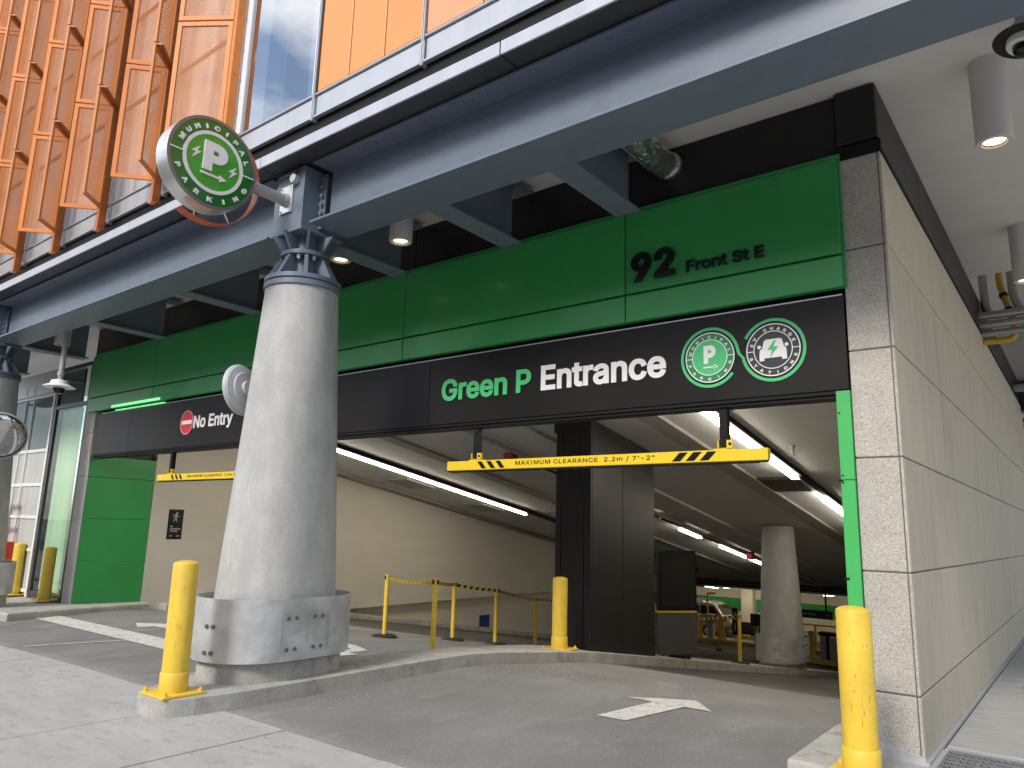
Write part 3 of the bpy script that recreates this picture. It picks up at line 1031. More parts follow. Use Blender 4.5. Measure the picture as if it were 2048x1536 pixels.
# clearance bars
def clearance_bar(x0, x1, posts, label, txt=True):
    Yb = .05
    z0, z1 = 2.245, 2.352
    c = thing('clearance_bar', label, 'clearance sign', ((x0 + x1) / 2, Yb, z0), 'height limit bars hanging under the sign')
    s = MB(); s.box(x0, x1, Yb, Yb + .07, z0, z1); part('bar', s, m_yels, c, bevel=.004)
    s = MB(); s.box(x0 + .01, x1 - .01, Yb + .004, Yb + .066, z0 - .014, z0 - .001)
    for i in range(int((x1 - x0 - .1) / .03)):
        s.box(x0 + .05 + i * .03, x0 + .068 + i * .03, Yb + .012, Yb + .05, z0 - .022, z0 - .014)
    part('rubber_edge', s, m_rubber, c)
    for px in posts:
        s = MB(); s.box(px - .038, px + .038, Yb + .0, Yb + .07, z1 + .03, 2.76); part('hanger', s, m_recess, c, bevel=.004)
        s = MB()
        s.box(px - .10, px + .10, Yb + .005, Yb + .065, z1, z1 + .012)
        for sx in (-1, 1):
            s.box(px + sx * .052 - .006, px + sx * .052 + .006, Yb - .004, Yb + .06, z1 + .012, z1 + .085)
        s.box(px + .03, px + .085, Yb - .006, Yb - .001, z1 + .012, z1 + .085)
        part('bracket', s, m_yels, c)
        s = MB(); s.cyl((px + .062, Yb - .014, z1 + .05), (px + .062, Yb - .006, z1 + .05), .014, n=10); part('bolt', s, m_rubber, c)
    f = FF(Yb)
    s = MB()
    mid = (x0 + x1) / 2
    text_fit(s, 'MAXIMUM CLEARANCE  2.2m / 7\'-2"', f, KX(-3.79, .05) - (-2.945 - mid), KX(-2.107, .05) - (-2.945 - mid), z0 + .033, z0 + .084, .001, .003, bold=.006, spacing=1.10)
    part('lettering', s, m_letter_k, c, kind='stuff')
    for i in range(3):
        a = x0 + .50 + i * .135
        s = MB(); s.prism([(a - .03, z1 - .012), (a + .035, z1 - .012), (a + .105, z0 + .014), (a + .04, z0 + .014)], f, .001, .0025); part('hazard_stripe', s, m_letter_k, c)
        a = x1 - .50 - i * .14
        s = MB(); s.prism([(a + .03, z1 - .012), (a - .055, z1 - .012), (a - .135, z0 + .014), (a - .05, z0 + .014)], f, .001, .0025); part('hazard_stripe', s, m_letter_k, c)


clearance_bar(KX(-4.84, .05), KX(-1.05, .05), (KX(-4.405, .05), KX(-1.447, .05)), 'yellow maximum clearance bar hanging over the entry lane')
clearance_bar(KX(-11.75, .05), KX(-7.95, .05), (KX(-11.33, .05), KX(-8.4, .05)), 'yellow maximum clearance bar half hidden by the column in the exit lane')

# ------------------------------------------------------------------ steel frame: beams
def ibeam(x0, x1, label, gy=None):
    b = thing('steel_beam', label, 'beam', ((x0 + x1) / 2, -1.75, 4.7), 'blue steel girders on the column line')
    s = MB(); s.box(x0, x1, -2.01, -1.49, 4.70, 4.727); part('bottom_flange', s, m_steel, b, bevel=.004)
    s = MB(); s.box(x0 + .02, x1 - .02, -1.772, -1.742, 4.728, 5.384); part('web', s, m_steel, b)
    s = MB(); s.box(x0 - .02, x1 + .02, -2.01, -1.49, 5.385, 5.41); part('top_flange', s, m_steel, b, bevel=.004)
    s = MB()
    x = x0 + .7
    while x < x1 - .1:
        for dx in (0, .17):
            s.cyl((x + dx, -1.92, 5.373), (x + dx, -1.92, 5.385), .02, n=6)
        x += 1.45
    part('bolts', s, m_bolt, b)
    return b


ibeam(-5.10, 4.58, 'blue steel girder over the entry lane right of the front column')
ibeam(-14.42, -5.86, 'blue steel girder over the exit lane left of the front column')
ibeam(-23.0, -15.18, 'blue steel girder beyond the far left column')
for i, (x, lab) in enumerate(((-2.24, 'cross beam nearest the foil wrapped pipe, over the entry lane'), (-3.72, 'cross beam between the pipe end beam and the column, left of 92'),
                              (-5.50, 'cross beam meeting the wall straight behind the front column'), (-8.65, 'cross beam first to the left of the front column'),
                              (-11.5, 'cross beam above the left panels, right of the camera pole'), (-14.6, 'cross beam ending at the left top corner of the green fascia'), (-17.6, 'cross beam farthest left above the shopfront'))):
    b = thing('cross_beam', 'blue steel ' + lab, 'beam', (x, -.9, 4.7), 'short cross beams from girder to wall')
    y0 = -1.488
    s = MB(); s.box(x - .135, x + .135, y0, -.31, 4.70, 4.725); part('bottom_flange', s, m_steel, b, bevel=.004)
    s = MB(); s.box(x - .012, x + .012, y0 - .25, -.33, 4.727, 5.38); part('web', s, m_steel, b)
    s = MB(); s.box(x - .135, x + .135, y0, -.08, 5.385, 5.41); part('top_flange', s, m_steel, b, bevel=.004)

# ------------------------------------------------------------------ columns
def stadium(cx, cy, r, L, n=16):
    pts = []
    for i in range(n + 1):
        t = math.pi * i / n
        pts.append((cx + r * math.cos(t), cy + L + r * math.sin(t)))
    for i in range(n + 1):
        t = math.pi + math.pi * i / n
        pts.append((cx + r * math.cos(t), cy - L + r * math.sin(t)))
    return pts


def loft(mb, rings, m=0, cap=True):
    n = len(rings[0])
    vs = [p for r in rings for p in r]
    fs = []
    for i in range(len(rings) - 1):
        for k in range(n):
            fs.append((i * n + k, i * n + (k + 1) % n, (i + 1) * n + (k + 1) % n, (i + 1) * n + k))
    if cap:
        fs += [tuple(range(n - 1, -1, -1)), tuple(range((len(rings) - 1) * n, len(rings) * n))]
    mb.add(vs, fs, m)


def column(cx, cy, zb, label, cap=True, ztop=4.05, group='tapered concrete columns', scale=1.0, front=True):
    c = thing('concrete_column', label, 'column', (cx, cy, zb), group)
    s = MB()
    rings = []
    n = 12
    for i in range(n + 1):
        t = i / n
        r = .50 + (.388 - .50) * t
        L = .14 * (1 - t)
        z = zb + .3 + (ztop - zb - .3) * t
        rings.append([(x, y, z) for x, y in stadium(cx, cy, r * scale, L * scale)])
    loft(s, rings)
    part('shaft', s, m_col, c, smooth=True)
    s = MB()
    loft(s, [[(x, y, z) for x, y in stadium(cx, cy, .475 * scale, .25 * scale)] for z in (zb - .35, zb + .45)])
    part('plinth', s, m_curb, c, smooth=True, bevel=.01)
    # steel crash band: open shell with thickness
    s = MB()
    o_ = stadium(cx, cy, .560 * scale, .235 * scale, 20)
    i_ = stadium(cx, cy, .545 * scale, .235 * scale, 20)
    n = len(o_)
    za, zb_ = zb + .185, zb + .745
    vs = [(x, y, za) for x, y in o_] + [(x, y, zb_) for x, y in o_] + [(x, y, za) for x, y in i_] + [(x, y, zb_) for x, y in i_]
    fs = []
    for k in range(n):
        j = (k + 1) % n
        fs += [(k, j, n + j, n + k), (2 * n + k, 3 * n + k, 3 * n + j, 2 * n + j), (n + k, n + j, 3 * n + j, 3 * n + k), (k, 2 * n + k, 2 * n + j, j)]
    s.add(vs, fs)
    band = part('crash_band', s, m_galv, c, smooth=True)
    s = MB()
    for yo in (-.20, .10):
        for zo in (.29, .57):
            for dy in (-.045, .045):
                p = Vector((cx + .560 * scale, cy + (yo + dy) * scale, zb + zo))
                s.cyl(p + Vector((-.02, 0, 0)), p + Vector((.016, 0, 0)), .019, n=10)
    for th in (284,):
        for zo in (.27, .50):
            for dt in (-4, 4):
                a = math.radians(th + dt)
                d = Vector((math.cos(a), math.sin(a), 0))
                p = Vector((cx, cy - .235 * scale, zb + zo)) + d * .560 * scale
                s.cyl(p - d * .02, p + d * .016, .019, n=10)
    part('bolts', s, m_bandbolt, band, kind='stuff')
    if front:
        s = MB()
        for (yy, zz, hy, hz) in ((-.30, .45, .002, .12), (-.27, .60, .025, .002), (-.02, .40, .0015, .06), (.21, .42, .002, .17), (.235, .46, .0015, .2)):
            s.obox((cx + .5615, cy + yy, zb + zz), (1, 0, 0), (0, 1, 0), (0, 0, 1), .0012, hy, hz)
        for a, zz, h in ((222, .5, .09), (219, .33, .05), (216, .62, .04), (228, .22, .05)):
            d = Vector((math.cos(math.radians(a)), math.sin(math.radians(a)), 0))
            s.obox(Vector((cx, cy - .235, zb + zz)) + d * .5615, d, d.cross(Vector((0, 0, 1))), (0, 0, 1), .0012, .012, h)
        part('scuff_marks', s, m_scuff, band)
    if not cap: return c
    fz = lambda x, y, h: (cx + x, cy + y, h)
    s = MB()
    s.lathe([(.405, 4.05), (.41, 4.052), (.41, 4.105), (.39, 4.107)], fz, 40)
    s.lathe([(.39, 4.10), (.39, 4.125)], fz, 40)
    s.lathe([(.405, 4.125), (.41, 4.127), (.41, 4.172), (.405, 4.174)], fz, 40)
    part('base_ring', s, m_steel, c, smooth=True)
    s = MB()
    s.lathe([(.15, 4.17), (.15, 4.44)], fz, 24)
    part('lower_core', s, m_steel, c, smooth=True)
    for k in range(8):
        a = math.radians(45 * k + 12)
        d = Vector((math.cos(a), math.sin(a), 0)); e = Vector((-d.y, d.x, 0))
        f = lambda u, v, wv: Vector((cx, cy, 0)) + d * u + e * wv + Vector((0, 0, v))
        s = MB(); s.prism([(.13, 4.172), (.395, 4.172), (.25, 4.435), (.13, 4.435)], f, -.02, .02); part('lower_fin', s, m_steel, c, bevel=.003, seg=1)
        s = MB(); s.prism([(.13, 4.475), (.235, 4.475), (.37, 4.665), (.13, 4.665)], f, -.016, .016); part('upper_fin', s, m_steel, c, bevel=.003, seg=1)
    s = MB()
    s.lathe([(.262, 4.435), (.268, 4.437), (.268, 4.454), (.258, 4.456), (.268, 4.458), (.268, 4.476), (.26, 4.478)], fz, 36)
    part('middle_ring', s, m_steel, c, smooth=True)
    s = MB(); s.lathe([(.15, 4.47), (.15, 4.67)], fz, 24); part('upper_core', s, m_steel, c, smooth=True)
    s = MB()
    for k in range(8):
        a = math.radians(45 * k + 34.5)
        s.cyl((cx + .21 * math.cos(a), cy + .21 * math.sin(a), 4.40), (cx + .21 * math.cos(a), cy + .21 * math.sin(a), 4.436), .024, n=6)
        s.cyl((cx + .21 * math.cos(a), cy + .21 * math.sin(a), 4.385), (cx + .21 * math.cos(a), cy + .21 * math.sin(a), 4.40), .016, n=8)
        s.cyl((cx + .21 * math.cos(a), cy + .21 * math.sin(a), 4.478), (cx + .21 * math.cos(a), cy + .21 * math.sin(a), 4.492), .024, n=6)
    part('cap_bolts', s, m_galv, c)
    s = MB(); s.box(cx - .29, cx + .27, -2.03, -1.47, 4.665, 4.698); part('top_plate', s, m_steel, c, bevel=.004)
    s = MB(); s.box(cx - .275, cx + .245, -2.02, -1.48, 4.70, 5.40); part('head_box', s, m_steel, c, bevel=.006)
    for sx in (-1, 1):
        s = MB()
        xa = cx + (.245 if sx > 0 else -.275)
        s.box(xa, xa + sx * .09, -1.80, -1.772, 4.73, 5.36)
        part('connection_plate', s, m_steel, c, bevel=.003, seg=1)
        s = MB()
        for k in range(6):
            s.cyl((xa + sx * .055, -1.835, 4.80 + k * .1), (xa + sx * .055, -1.80, 4.80 + k * .1), .024, n=8)
        part('connection_bolts', s, m_bolt, c)
    return c


CX, CY = -5.48, -1.75
col1 = column(CX, CY, .14, 'tapered concrete column with steel crash band standing on the island in front')
s = MB()
for pts in ([(-.27, 1.92), (-.22, 1.97), (-.17, 1.98), (-.12, 1.9), (-.10, 1.78), (-.07, 1.74)], [(-.40, 1.42), (-.43, 1.38), (-.44, 1.30), (-.42, 1.22), (-.40, 1.18)]):
    path = []
    for a, z in pts:
        t = (z - .44) / 3.6
        r = .50 - .112 * t + .0012
        th = math.radians(-64) + a
        path.append((CX + r * math.cos(th), CY - .14 * (1 - t) + r * math.sin(th), z))
    s.tube(path, .0045, 5)
part('chalk_marks', s, m_arrow_scratch, col1)
column(-14.8, CY, 0.0, 'tapered concrete column at the far left edge under the girder', front=False)
YC = 12.45
column(-5.12, YC, zr(YC) + .13, 'concrete column with steel band standing inside on the ramp island', cap=False, ztop=zc(YC) + .02, scale=.97, front=False)

# ------------------------------------------------------------------ round projecting sign
ps = thing('round_sign', 'round green municipal parking sign projecting from the front column', 'sign', (-5.40, -2.97, 5.055))
cy_, cz_, rs = -2.968, 5.055, .468
pf = lambda u, v, wv: (-5.40 + wv, cy_ + u, cz_ + v)
s = MB(); s.lathe([(rs - .01, -.21), (rs, -.205), (rs, -.165), (rs - .004, -.162), (rs, -.158), (rs, -.006), (rs - .006, 0), (rs - .032, 0.0)], lambda x, y, h: pf(x, y, h), 72)
part('drum', s, m_plate, ps, smooth=True)
s = MB(); s.ring(.437, .468, pf, .0005, .010, n=72); part('rim', s, mat('sign_rim', (.20, .185, .18), .35, metal=.4), ps)
m_pk1 = mat('sign_dark_green', (0.018, 0.16, 0.02), 0.2, coat=0.2)
m_pk2 = mat('sign_green', (0.065, 0.36, 0.022), 0.22, coat=0.2)
s = MB(); s.disc(.436, pf, .0005, .005, 72); part('outer_field', s, m_pk1, ps)
s = MB(); s.disc(.29, pf, .0055, .009, 64); part('inner_field', s, m_pk2, ps)
s = MB(); s.ring(.283, .318, pf, .0055, .016, n=64)
for a in (180, 0):
    s.obox(pf(.377 * math.cos(math.radians(a)), .0, .012), (1, 0, 0), (0, 1, 0), (0, 0, 1), .006, .062, .006)
part('white_rings', s, m_letter_w, ps)
text_arc(None, 'MUNICIPAL', pf, .377, .062, 158, 22, .006, .022, bold=.035, wide=1.35, parent=ps, mat_=m_letter_w)
text_arc(None, 'PARKING', pf, .377, .062, 205, 335, .006, .022, inward=True, bold=.035, wide=1.35, parent=ps, mat_=m_letter_w)
text_fit(None, 'P', pf, -.115, .135, -.10, .20, .009, .03, bold=.055, parent=ps, mat_=m_letter_w)
s = MB()
s.prism([(-.125, -.128), (.07, -.128), (.07, -.105), (.145, -.14), (.07, -.175), (.07, -.15), (-.125, -.15)], pf, .009, .024)
part('raised_arrow', s, m_letter_w, ps)
for bx, bz in ((-.19, .045), (.205, -.02)):
    s = MB()
    s.prism([(bx + u, bz + v) for u, v in [(.035, .07), (-.05, -.005), (-.005, -.003), (-.03, -.07), (.05, .012), (.008, .008)]], pf, .009, .02)
    part('raised_bolt', s, m_letter_w, ps)
# orange swoosh band behind the drum
s = MB()
oy, oz, ro = .035, -.02, .545
k = 40
vs, fs = [], []
for i in range(k + 1):
    t = math.radians(98 - (98 + 118) * i / k)
    wd = .11 if 0 < i < k else .06
    for r in (ro, ro + .006):
        for wv in (-.21 + (.10 if i == 0 else .0), -.21 + .115):
            vs.append(pf(oy + r * math.cos(t) * (1 if i > 6 else .97), oz + r * math.sin(t) * (1 if i > 10 else .93 + .007 * i), wv))
for i in range(k):
    a, b = 4 * i, 4 * i + 4
    for q in ((0, 1), (1, 3), (3, 2), (2, 0)):
        fs.append((a + q[0], a + q[1], b + q[1], b + q[0]))
fs += [(0, 1, 3, 2), (4 * k, 4 * k + 1, 4 * k + 3, 4 * k + 2)]
s.add(vs, fs)
part('orange_band', s, mat('sign_orange', (0.55, 0.10, 0.03), 0.35), ps, smooth=True)
s = MB()
for t in (-60, -100, 40):
    a = math.radians(t)
    s.cyl(pf(.46 * math.cos(a), .46 * math.sin(a), -.12), pf(oy + ro * math.cos(a), oz + ro * math.sin(a), -.14), .008, n=8)
part('stand_offs', s, m_plate, ps)
s = MB(); s.cyl((-5.51, -2.50, 5.045), (-5.51, -2.05, 5.045), .062, n=24); s.cyl((-5.51, -2.08, 5.045), (-5.51, -2.045, 5.045), .075, n=24)
part('arm', s, m_grey_paint, ps, smooth=True)
s = MB(); s.box(-5.615, -5.405, -2.045, -2.022, 4.90, 5.215); part('wall_plate', s, m_plate, ps, bevel=.004)
s = MB()
for x in (-5.59, -5.43):
    for z in (4.925, 5.19): s.cyl((x, -2.055, z), (x, -2.045, z), .013, n=6)
part('plate_bolts', s, m_galv, ps)
jb = thing('junction_box', 'small grey round junction box with cable above the sign bracket', 'junction box', (-5.36, -2.05, 5.27))
s = MB(); s.cyl((-5.36, -2.022, 5.255), (-5.36, -2.09, 5.255), .05, n=20); part('box', s, m_galv, jb, smooth=True, bevel=.004)
s = MB()
s.tube([(-5.58, -2.10, 5.09), (-5.585, -2.13, 5.17), (-5.54, -2.13, 5.24), (-5.46, -2.1, 5.29), (-5.38, -2.06, 5.30)], .01, 6)
s.tube([(-5.36, -2.05, 5.30), (-5.35, -2.04, 5.36), (-5.33, -2.05, 5.42)], .008, 6)
part('cable', s, m_cable, jb)

# ------------------------------------------------------------------ soffits
sf = thing('dark_soffit', 'dark metal soffit edge with silver fascia under the upper facade', 'soffit', (0, -2.2, 5.42))
sx = [-24.6, -21.4, -18.2, -15.2, -12.1, -8.86, -5.76, -2.36, 1.0, 4.6]
for c, d in zip(sx, sx[1:]):
    s = MB(); s.box(c + .006, d - .006, -2.225, -1.6, 5.425, 5.445); part('soffit_panel', s, m_soff_d, sf, bevel=.003, seg=1)
    s = MB(); s.box(c + .006, d - .006, -2.245, -2.226, 5.418, 5.545); part('fascia_panel', s, m_alu, sf, bevel=.004, seg=1)
s = MB(); s.box(-24.6, 4.6, -2.20, -1.6, 5.447, 5.56); s.box(-24.6, 4.6, -2.215, -2.16, 5.575, 5.60); part('backing', s, m_recess, sf)
s = MB(); s.box(-24.6, 4.6, -1.485, 6.05, 5.47, 5.62)
s.box(-24.6, -.32, 6.05, 31, 5.47, 5.62)
struct('soffit', s, m_soffit)
s = MB(); s.box(-.32, 4.6, 6.05, 6.1, 5.62, 6.5); s.box(-.32, 4.6, 6.05, 16, 6.5, 6.6); s.box(-.31, 4.6, 15.25, 31, 5.47, 6.62); s.box(-.36, -.31, 6.06, 16, 5.625, 6.6); s.box(-.02, 4.6, 24, 24.2, -.2, 5.46)
struct('rear_soffit', s, m_soffit)
nb = thing('navy_beam', 'dark navy steel beam at the far end of the covered walk', 'beam', (3, 15.2, 5))
s = MB(); s.box(-.02, 4.6, 15.0, 15.09, 4.75, 5.46); part('web', s, mat('navy_paint', (0.01, 0.02, 0.06), .5), nb)
s = MB(); s.box(-.02, 4.6, 14.85, 15.25, 4.70, 4.745); part('flange', s, MATS['navy_paint'], nb)
vb = thing('vent_louvre', 'dark louvre at the far end of the stone wall', 'louvre', (0.05, 16, 4.2))
for k in range(9):
    s = MB(); s.box(.004, .05, 15.3, 19, 3.2 + k * .16, 3.29 + k * .16); part('slat', s, m_dark, vb)

# ------------------------------------------------------------------ upper facade
uf = thing('upper_facade', 'upper storey facade of orange panels, window and silver sill trays', 'facade', (0, -2.2, 5.8))
WY = -2.2
zs0, zs1, zw0 = 5.765, 6.02, 6.045
mull = [-24.6, -22.6, -20.9, -19.2, -17.55, -15.95, -14.35, -12.78, -11.2, -9.62, -8.05, -6.48, -4.93, -3.32, .0, 4.6]
for c, d in zip(mull, mull[1:]):
    s = MB(); s.box(c + .03, d - .03, WY + .012, WY + .05, zs0 + .02, zs1 - .02); part('sill_tray', s, m_alu, uf, bevel=.008)
    s = MB()
    s.box(c + .018, d - .018, WY - .008, WY + .04, zs0 - .012, zs0 + .012)
    s.box(c + .018, d - .018, WY - .008, WY + .04, zs1 - .006, zs1 + .014)
    part('sill_rail', s, m_alu, uf, bevel=.003, seg=1)
for x in mull:
    s = MB()
    s.box(x - .016, x - .004, WY - .015, WY + .05, zs0 - .04, 13); s.box(x + .004, x + .016, WY - .015, WY + .05, zs0 - .04, 13)
    part('mullion', s, m_alu, uf)
s = MB(); s.box(-24.6, 4.6, WY + .055, WY + .12, 5.60, 6.04); s.box(-4.93, 4.6, WY + .055, WY + .12, 6.04, 13); s.box(-24.6, 4.6, -2.15, -2.06, 5.5, 5.76)
part('backing', s, m_recess, uf)
# orange panels
for c, d, mm in ((-4.895, -4.40, m_orange), (-4.385, -3.875, m_orange), (-3.86, -3.345, m_orange), (-3.29, -2.62, m_orange2), (-2.60, -1.93, m_orange2), (-1.91, -1.2, m_orange2), (-1.18, -.6, m_orange2), (-.58, -.03, m_orange2)):
    s = MB(); s.box(c, d, WY + .01, WY + .05, 6.055, 9.4); part('orange_panel', s, mm, uf, bevel=.006)
for x in (-4.3925, -3.8675, -2.61, -1.92, -1.19):
    s = MB(); s.box(x - .006, x + .006, WY + .03, WY + .052, 6.055, 9.4); part('panel_joint', s, m_fin_rail, uf)
s = MB(); s.box(-4.93 + .018, -4.897, WY + .0, WY + .05, 6.05, 9.4); s.box(-3.318 - .026, -3.318 - .017, WY, WY + .05, 6.05, 9.4); part('edge_frame', s, m_frame, uf)
# window beside the fins
win = part('window', MB().box(-6.40, -6.33, WY - .005, WY + .05, 6.05, 9.5).box(-4.975, -4.95, WY - .005, WY + .05, 6.05, 9.5).box(-6.46, -6.405, WY + .01, WY + .05, 6.05, 9.5), m_white_frame, uf, bevel=.004)
s = MB(); s.box(-6.33, -4.975, WY + .02, WY + .035, 6.05, 9.5); part('pane', s, m_win, win)
s = MB(); s.box(-6.40, -6.05, WY + .10, WY + .35, 6.05, 9.5); part('jamb_lining', s, m_white_frame, win)
s = MB(); s.box(-6.05, -4.95, WY + 1.2, WY + 1.22, 6.05, 9.5); s.box(-5.5, -4.95, WY + .3, WY + .32, 6.05, 9.5); part('blind', s, mat('blue_blind', (0.45, 0.62, 0.74), .8), win)
# pale glazing behind the fins
for c, d in zip(mull[:11], mull[1:12]):
    for z0, z1 in ((zw0, 7.5), (7.53, 9.0), (9.03, 10.5), (10.53, 12), (12.03, 13)):
        s = MB(); s.box(c + .02, d - .02, WY + .03, WY + .045, z0, z1); part('spandrel_pane', s, mat('grey_glass_panel', (0.36, 0.38, 0.40), .22, var=(2.5, .35), stretch=(4, 1, .5), coat=.3), uf)
s = MB(); s.box(-24.6, -6.49, WY + .0, WY + .03, 7.5, 7.53); s.box(-24.6, -6.49, WY + .0, WY + .03, 9.0, 9.03); s.box(-24.6, -6.49, WY + .06, WY + .12, 6.04, 13); part('transoms', s, m_frame, uf)
s = MB(); s.box(-24.6, 4.6, -2.08, 31, 9.6, 9.9); s.box(-24.6, -24.4, -2.08, 31, 5.62, 9.6); s.box(4.4, 4.6, -2.08, 31, 5.62, 9.6)
part('upper_floor_slab', s, m_recess, uf)

# orange fin screens
FP = 1.645
Z0 = 5.915
def wing(p0, p1, z0, z1, sc):
    """one framed perforated panel between plan points p0 (rail) and p1 (free edge)"""
    p0, p1 = Vector(p0), Vector(p1)
    d = (p1 - p0); Lw = d.length; d.normalize()
    nrm = Vector((-d.y, d.x))
    mb = MB()
    def pt(u, v, wv): return (p0.x + d.x * u + nrm.x * wv, p0.y + d.y * u + nrm.y * wv, v)
    e = .055; t = .006
    a0, a1 = .02, Lw
    zz0, zz1 = z0 + .012, z1 - .012
    def bar(u0, u1, v0, v1, th=.014):
        mb.hexa([pt(u0, v0, -th), pt(u1, v0, -th), pt(u1, v0, th), pt(u0, v0, th)], [pt(u0, v1, -th), pt(u1, v1, -th), pt(u1, v1, th), pt(u0, v1, th)], 0)
    bar(a0, a0 + e, zz0, zz1); bar(a1 - e, a1, zz0, zz1)
    bar(a0 + e, a1 - e, zz0, zz0 + e); bar(a0 + e, a1 - e, zz1 - e, zz1)
    q = [(a0 + e, zz0 + e), (a1 - e, zz0 + e), (a1 - e, zz1 - e), (a0 + e, zz1 - e)]
    mb.add([pt(u, v, 0) for u, v in q], [(0, 1, 2, 3)], 1, [q])
    return mb


rails = [(-6.49, 'nearest the window'), (-8.12, 'second from the window, above the round sign'), (-9.71, 'third from the window'), (-11.27, 'fourth from the window'),
         (-12.86, 'fifth from the window'), (-14.45, 'sixth from the window'), (-16.05, 'seventh from the window, cut by the photo edge'), (-17.65, 'eighth from the window, high at the top left')]
RY = -2.30
wing_cache = {}
for i, (rx, lab) in enumerate(rails):
    f = thing('fin_screen', 'orange perforated metal fin screen ' + lab, 'fin screen', (rx, RY, Z0), 'orange fin screens on the upper facade')
    ztop = Z0 + FP * 5 if i > 2 else Z0 + FP * 3
    s = MB(); s.box(rx - .035, rx + .035, RY - .02, RY + .085, 5.62 if i else 5.7, ztop); part('rail', s, m_fin_rail if i else m_fin, f, bevel=.003, seg=1)
    s = MB(); s.box(rx - .045, rx + .045, RY - .03, RY + .03, 5.60, 5.625)
    part('foot', s, m_fin, f)
    s = MB()
    z = Z0 + .1
    while z < ztop:
        s.cyl((rx + (.037 if i else .05), RY - .0 + (.0 if i else .028), z), (rx + .048 if i else rx + .05, RY + (.0 if i else .018), z), .012, n=6)
        z += FP / 4
    part('rivets', s, mat('rivet', (.5, .35, .2), .3, metal=.6), f, kind='stuff')
    nz = 5 if i > 2 else 3
    for k in range(nz):
        for side in (-1, 1):
            if i == 0 and side > 0: continue
            key = side
            z0 = Z0 + FP * k
            ex = .38 if side < 0 else .385
            out = -.385
            if i == 0: ex, out = .62, -.40
            if key not in wing_cache or i == 0 or k == 0:
                mb = wing((rx + side * .03, RY), (rx + side * ex, RY + out), z0, z0 + FP, 0)
                o = part('wing_panel', mb, [m_fin, m_perf], f)
                if i > 0 and k == 0: wing_cache[(i, side)] = o.data
            else:
                pass
            if i > 0 and k > 0 and (i, side) in wing_cache:
                pass
        # brace at the top of each panel on the outer wing
        if i:
            s = MB()
            a = Vector((rx + .03, RY, z0 + FP)); b = Vector((rx + .375, RY - .375, z0 + FP))
            d = (b - a).normalized(); e_ = Vector((-d.y, d.x, 0))
            s.hexa([a + e_ * .002 + Vector((0, 0, -.05)), b + e_ * .002 + Vector((0, 0, -.02)), b + e_ * .10 + Vector((0, 0, -.02)), a + e_ * .05 + Vector((0, 0, -.05))],
                   [a + e_ * .002, b + e_ * .002, b + e_ * .10, a + e_ * .05])
            part('brace', s, m_fin_rail, f)

# ------------------------------------------------------------------ downlights, cameras, pipes
def downlight(x, y, z0, z1, lit, label):
    t = thing('downlight', label, 'ceiling light', (x, y, z1), 'cylinder downlights under the soffit')
    fz = lambda a, b, h: (x + a, y + b, h)
    r = .132
    s = MB(); s.lathe([(r, z1), (r, z0 + .012), (r - .006, z0), (r * .70, z0), (r * .66, z0 + .012)], fz, 36, cap0=False, cap1=False); part('housing', s, m_lamp_body, t, smooth=True)
    s = MB(); s.lathe([(r * .66, z0 + .012), (r * .62, z0 + .014), (r * .62, z0 + .02)], fz, 36, cap0=False, cap1=False); part('trim_ring', s, m_rubber, t, smooth=True)
    s = MB(); s.lathe([(r * .62, z0 + .02), (r * .5, z0 + .08), (r * .3, z0 + .12)], fz, 30, cap0=False); part('reflector', s, m_lamp_on if lit else m_lamp_off, t, smooth=True)
    return t


downlight(.792, .24, 4.75, 5.47, True, 'lit white cylinder downlight at the top right, nearest the security camera')
downlight(.758, 4.25, 4.75, 5.47, True, 'lit white cylinder downlight at the right edge above the pipes')
downlight(-4.78, -1.0, 4.75, 5.47, True, 'lit white cylinder downlight just right of the front column')
downlight(-5.83, -1.0, 4.75, 5.47, True, 'lit white cylinder downlight right behind the front column cap')
downlight(-13.9, -1.03, 4.75, 5.47, False, 'unlit white cylinder downlight beside the hanging camera pole')
downlight(-14.92, -1.03, 4.75, 5.47, False, 'unlit white cylinder downlight at the far left column')

cm = thing('security_camera', 'white dome camera with black hood under the soffit, top right corner', 'camera', (1.06, -.42, 5.47))
fz = lambda a, b, h: (1.075 + a, -.42 + b, h)
tl = Matrix.Rotation(math.radians(10), 3, 'Y') @ Matrix.Rotation(math.radians(-6), 3, 'X')
def ft(a, b, h):
    v = tl @ Vector((a, b, h))
    return (1.075 + v.x, -.42 + v.y, 5.17 + v.z)
s = MB(); s.lathe([(.05, 5.47), (.05, 5.26)], fz, 20); part('stem', s, m_grey_paint, cm, smooth=True)
s = MB(); s.lathe([(.06, .13), (.10, .12), (.13, .06), (.132, .0)], ft, 30); part('housing', s, m_grey_paint, cm, smooth=True)
s = MB(); s.lathe([(.11, .03), (.20, .0), (.205, -.006), (.2, -.012), (.11, -.004)], ft, 36, cap0=False, cap1=False); part('hood', s, m_rubber, cm, smooth=True)
s = MB(); s.lathe([(.118, .0), (.118, -.04), (.11, -.055), (.07, -.055)], ft, 30); part('ring', s, m_letter_w, cm, smooth=True)
s = MB(); s.lathe([(.075, -.05), (.07, -.09), (.045, -.12), (.01, -.13)], ft, 24); part('dome', s, m_screen, cm, smooth=True)

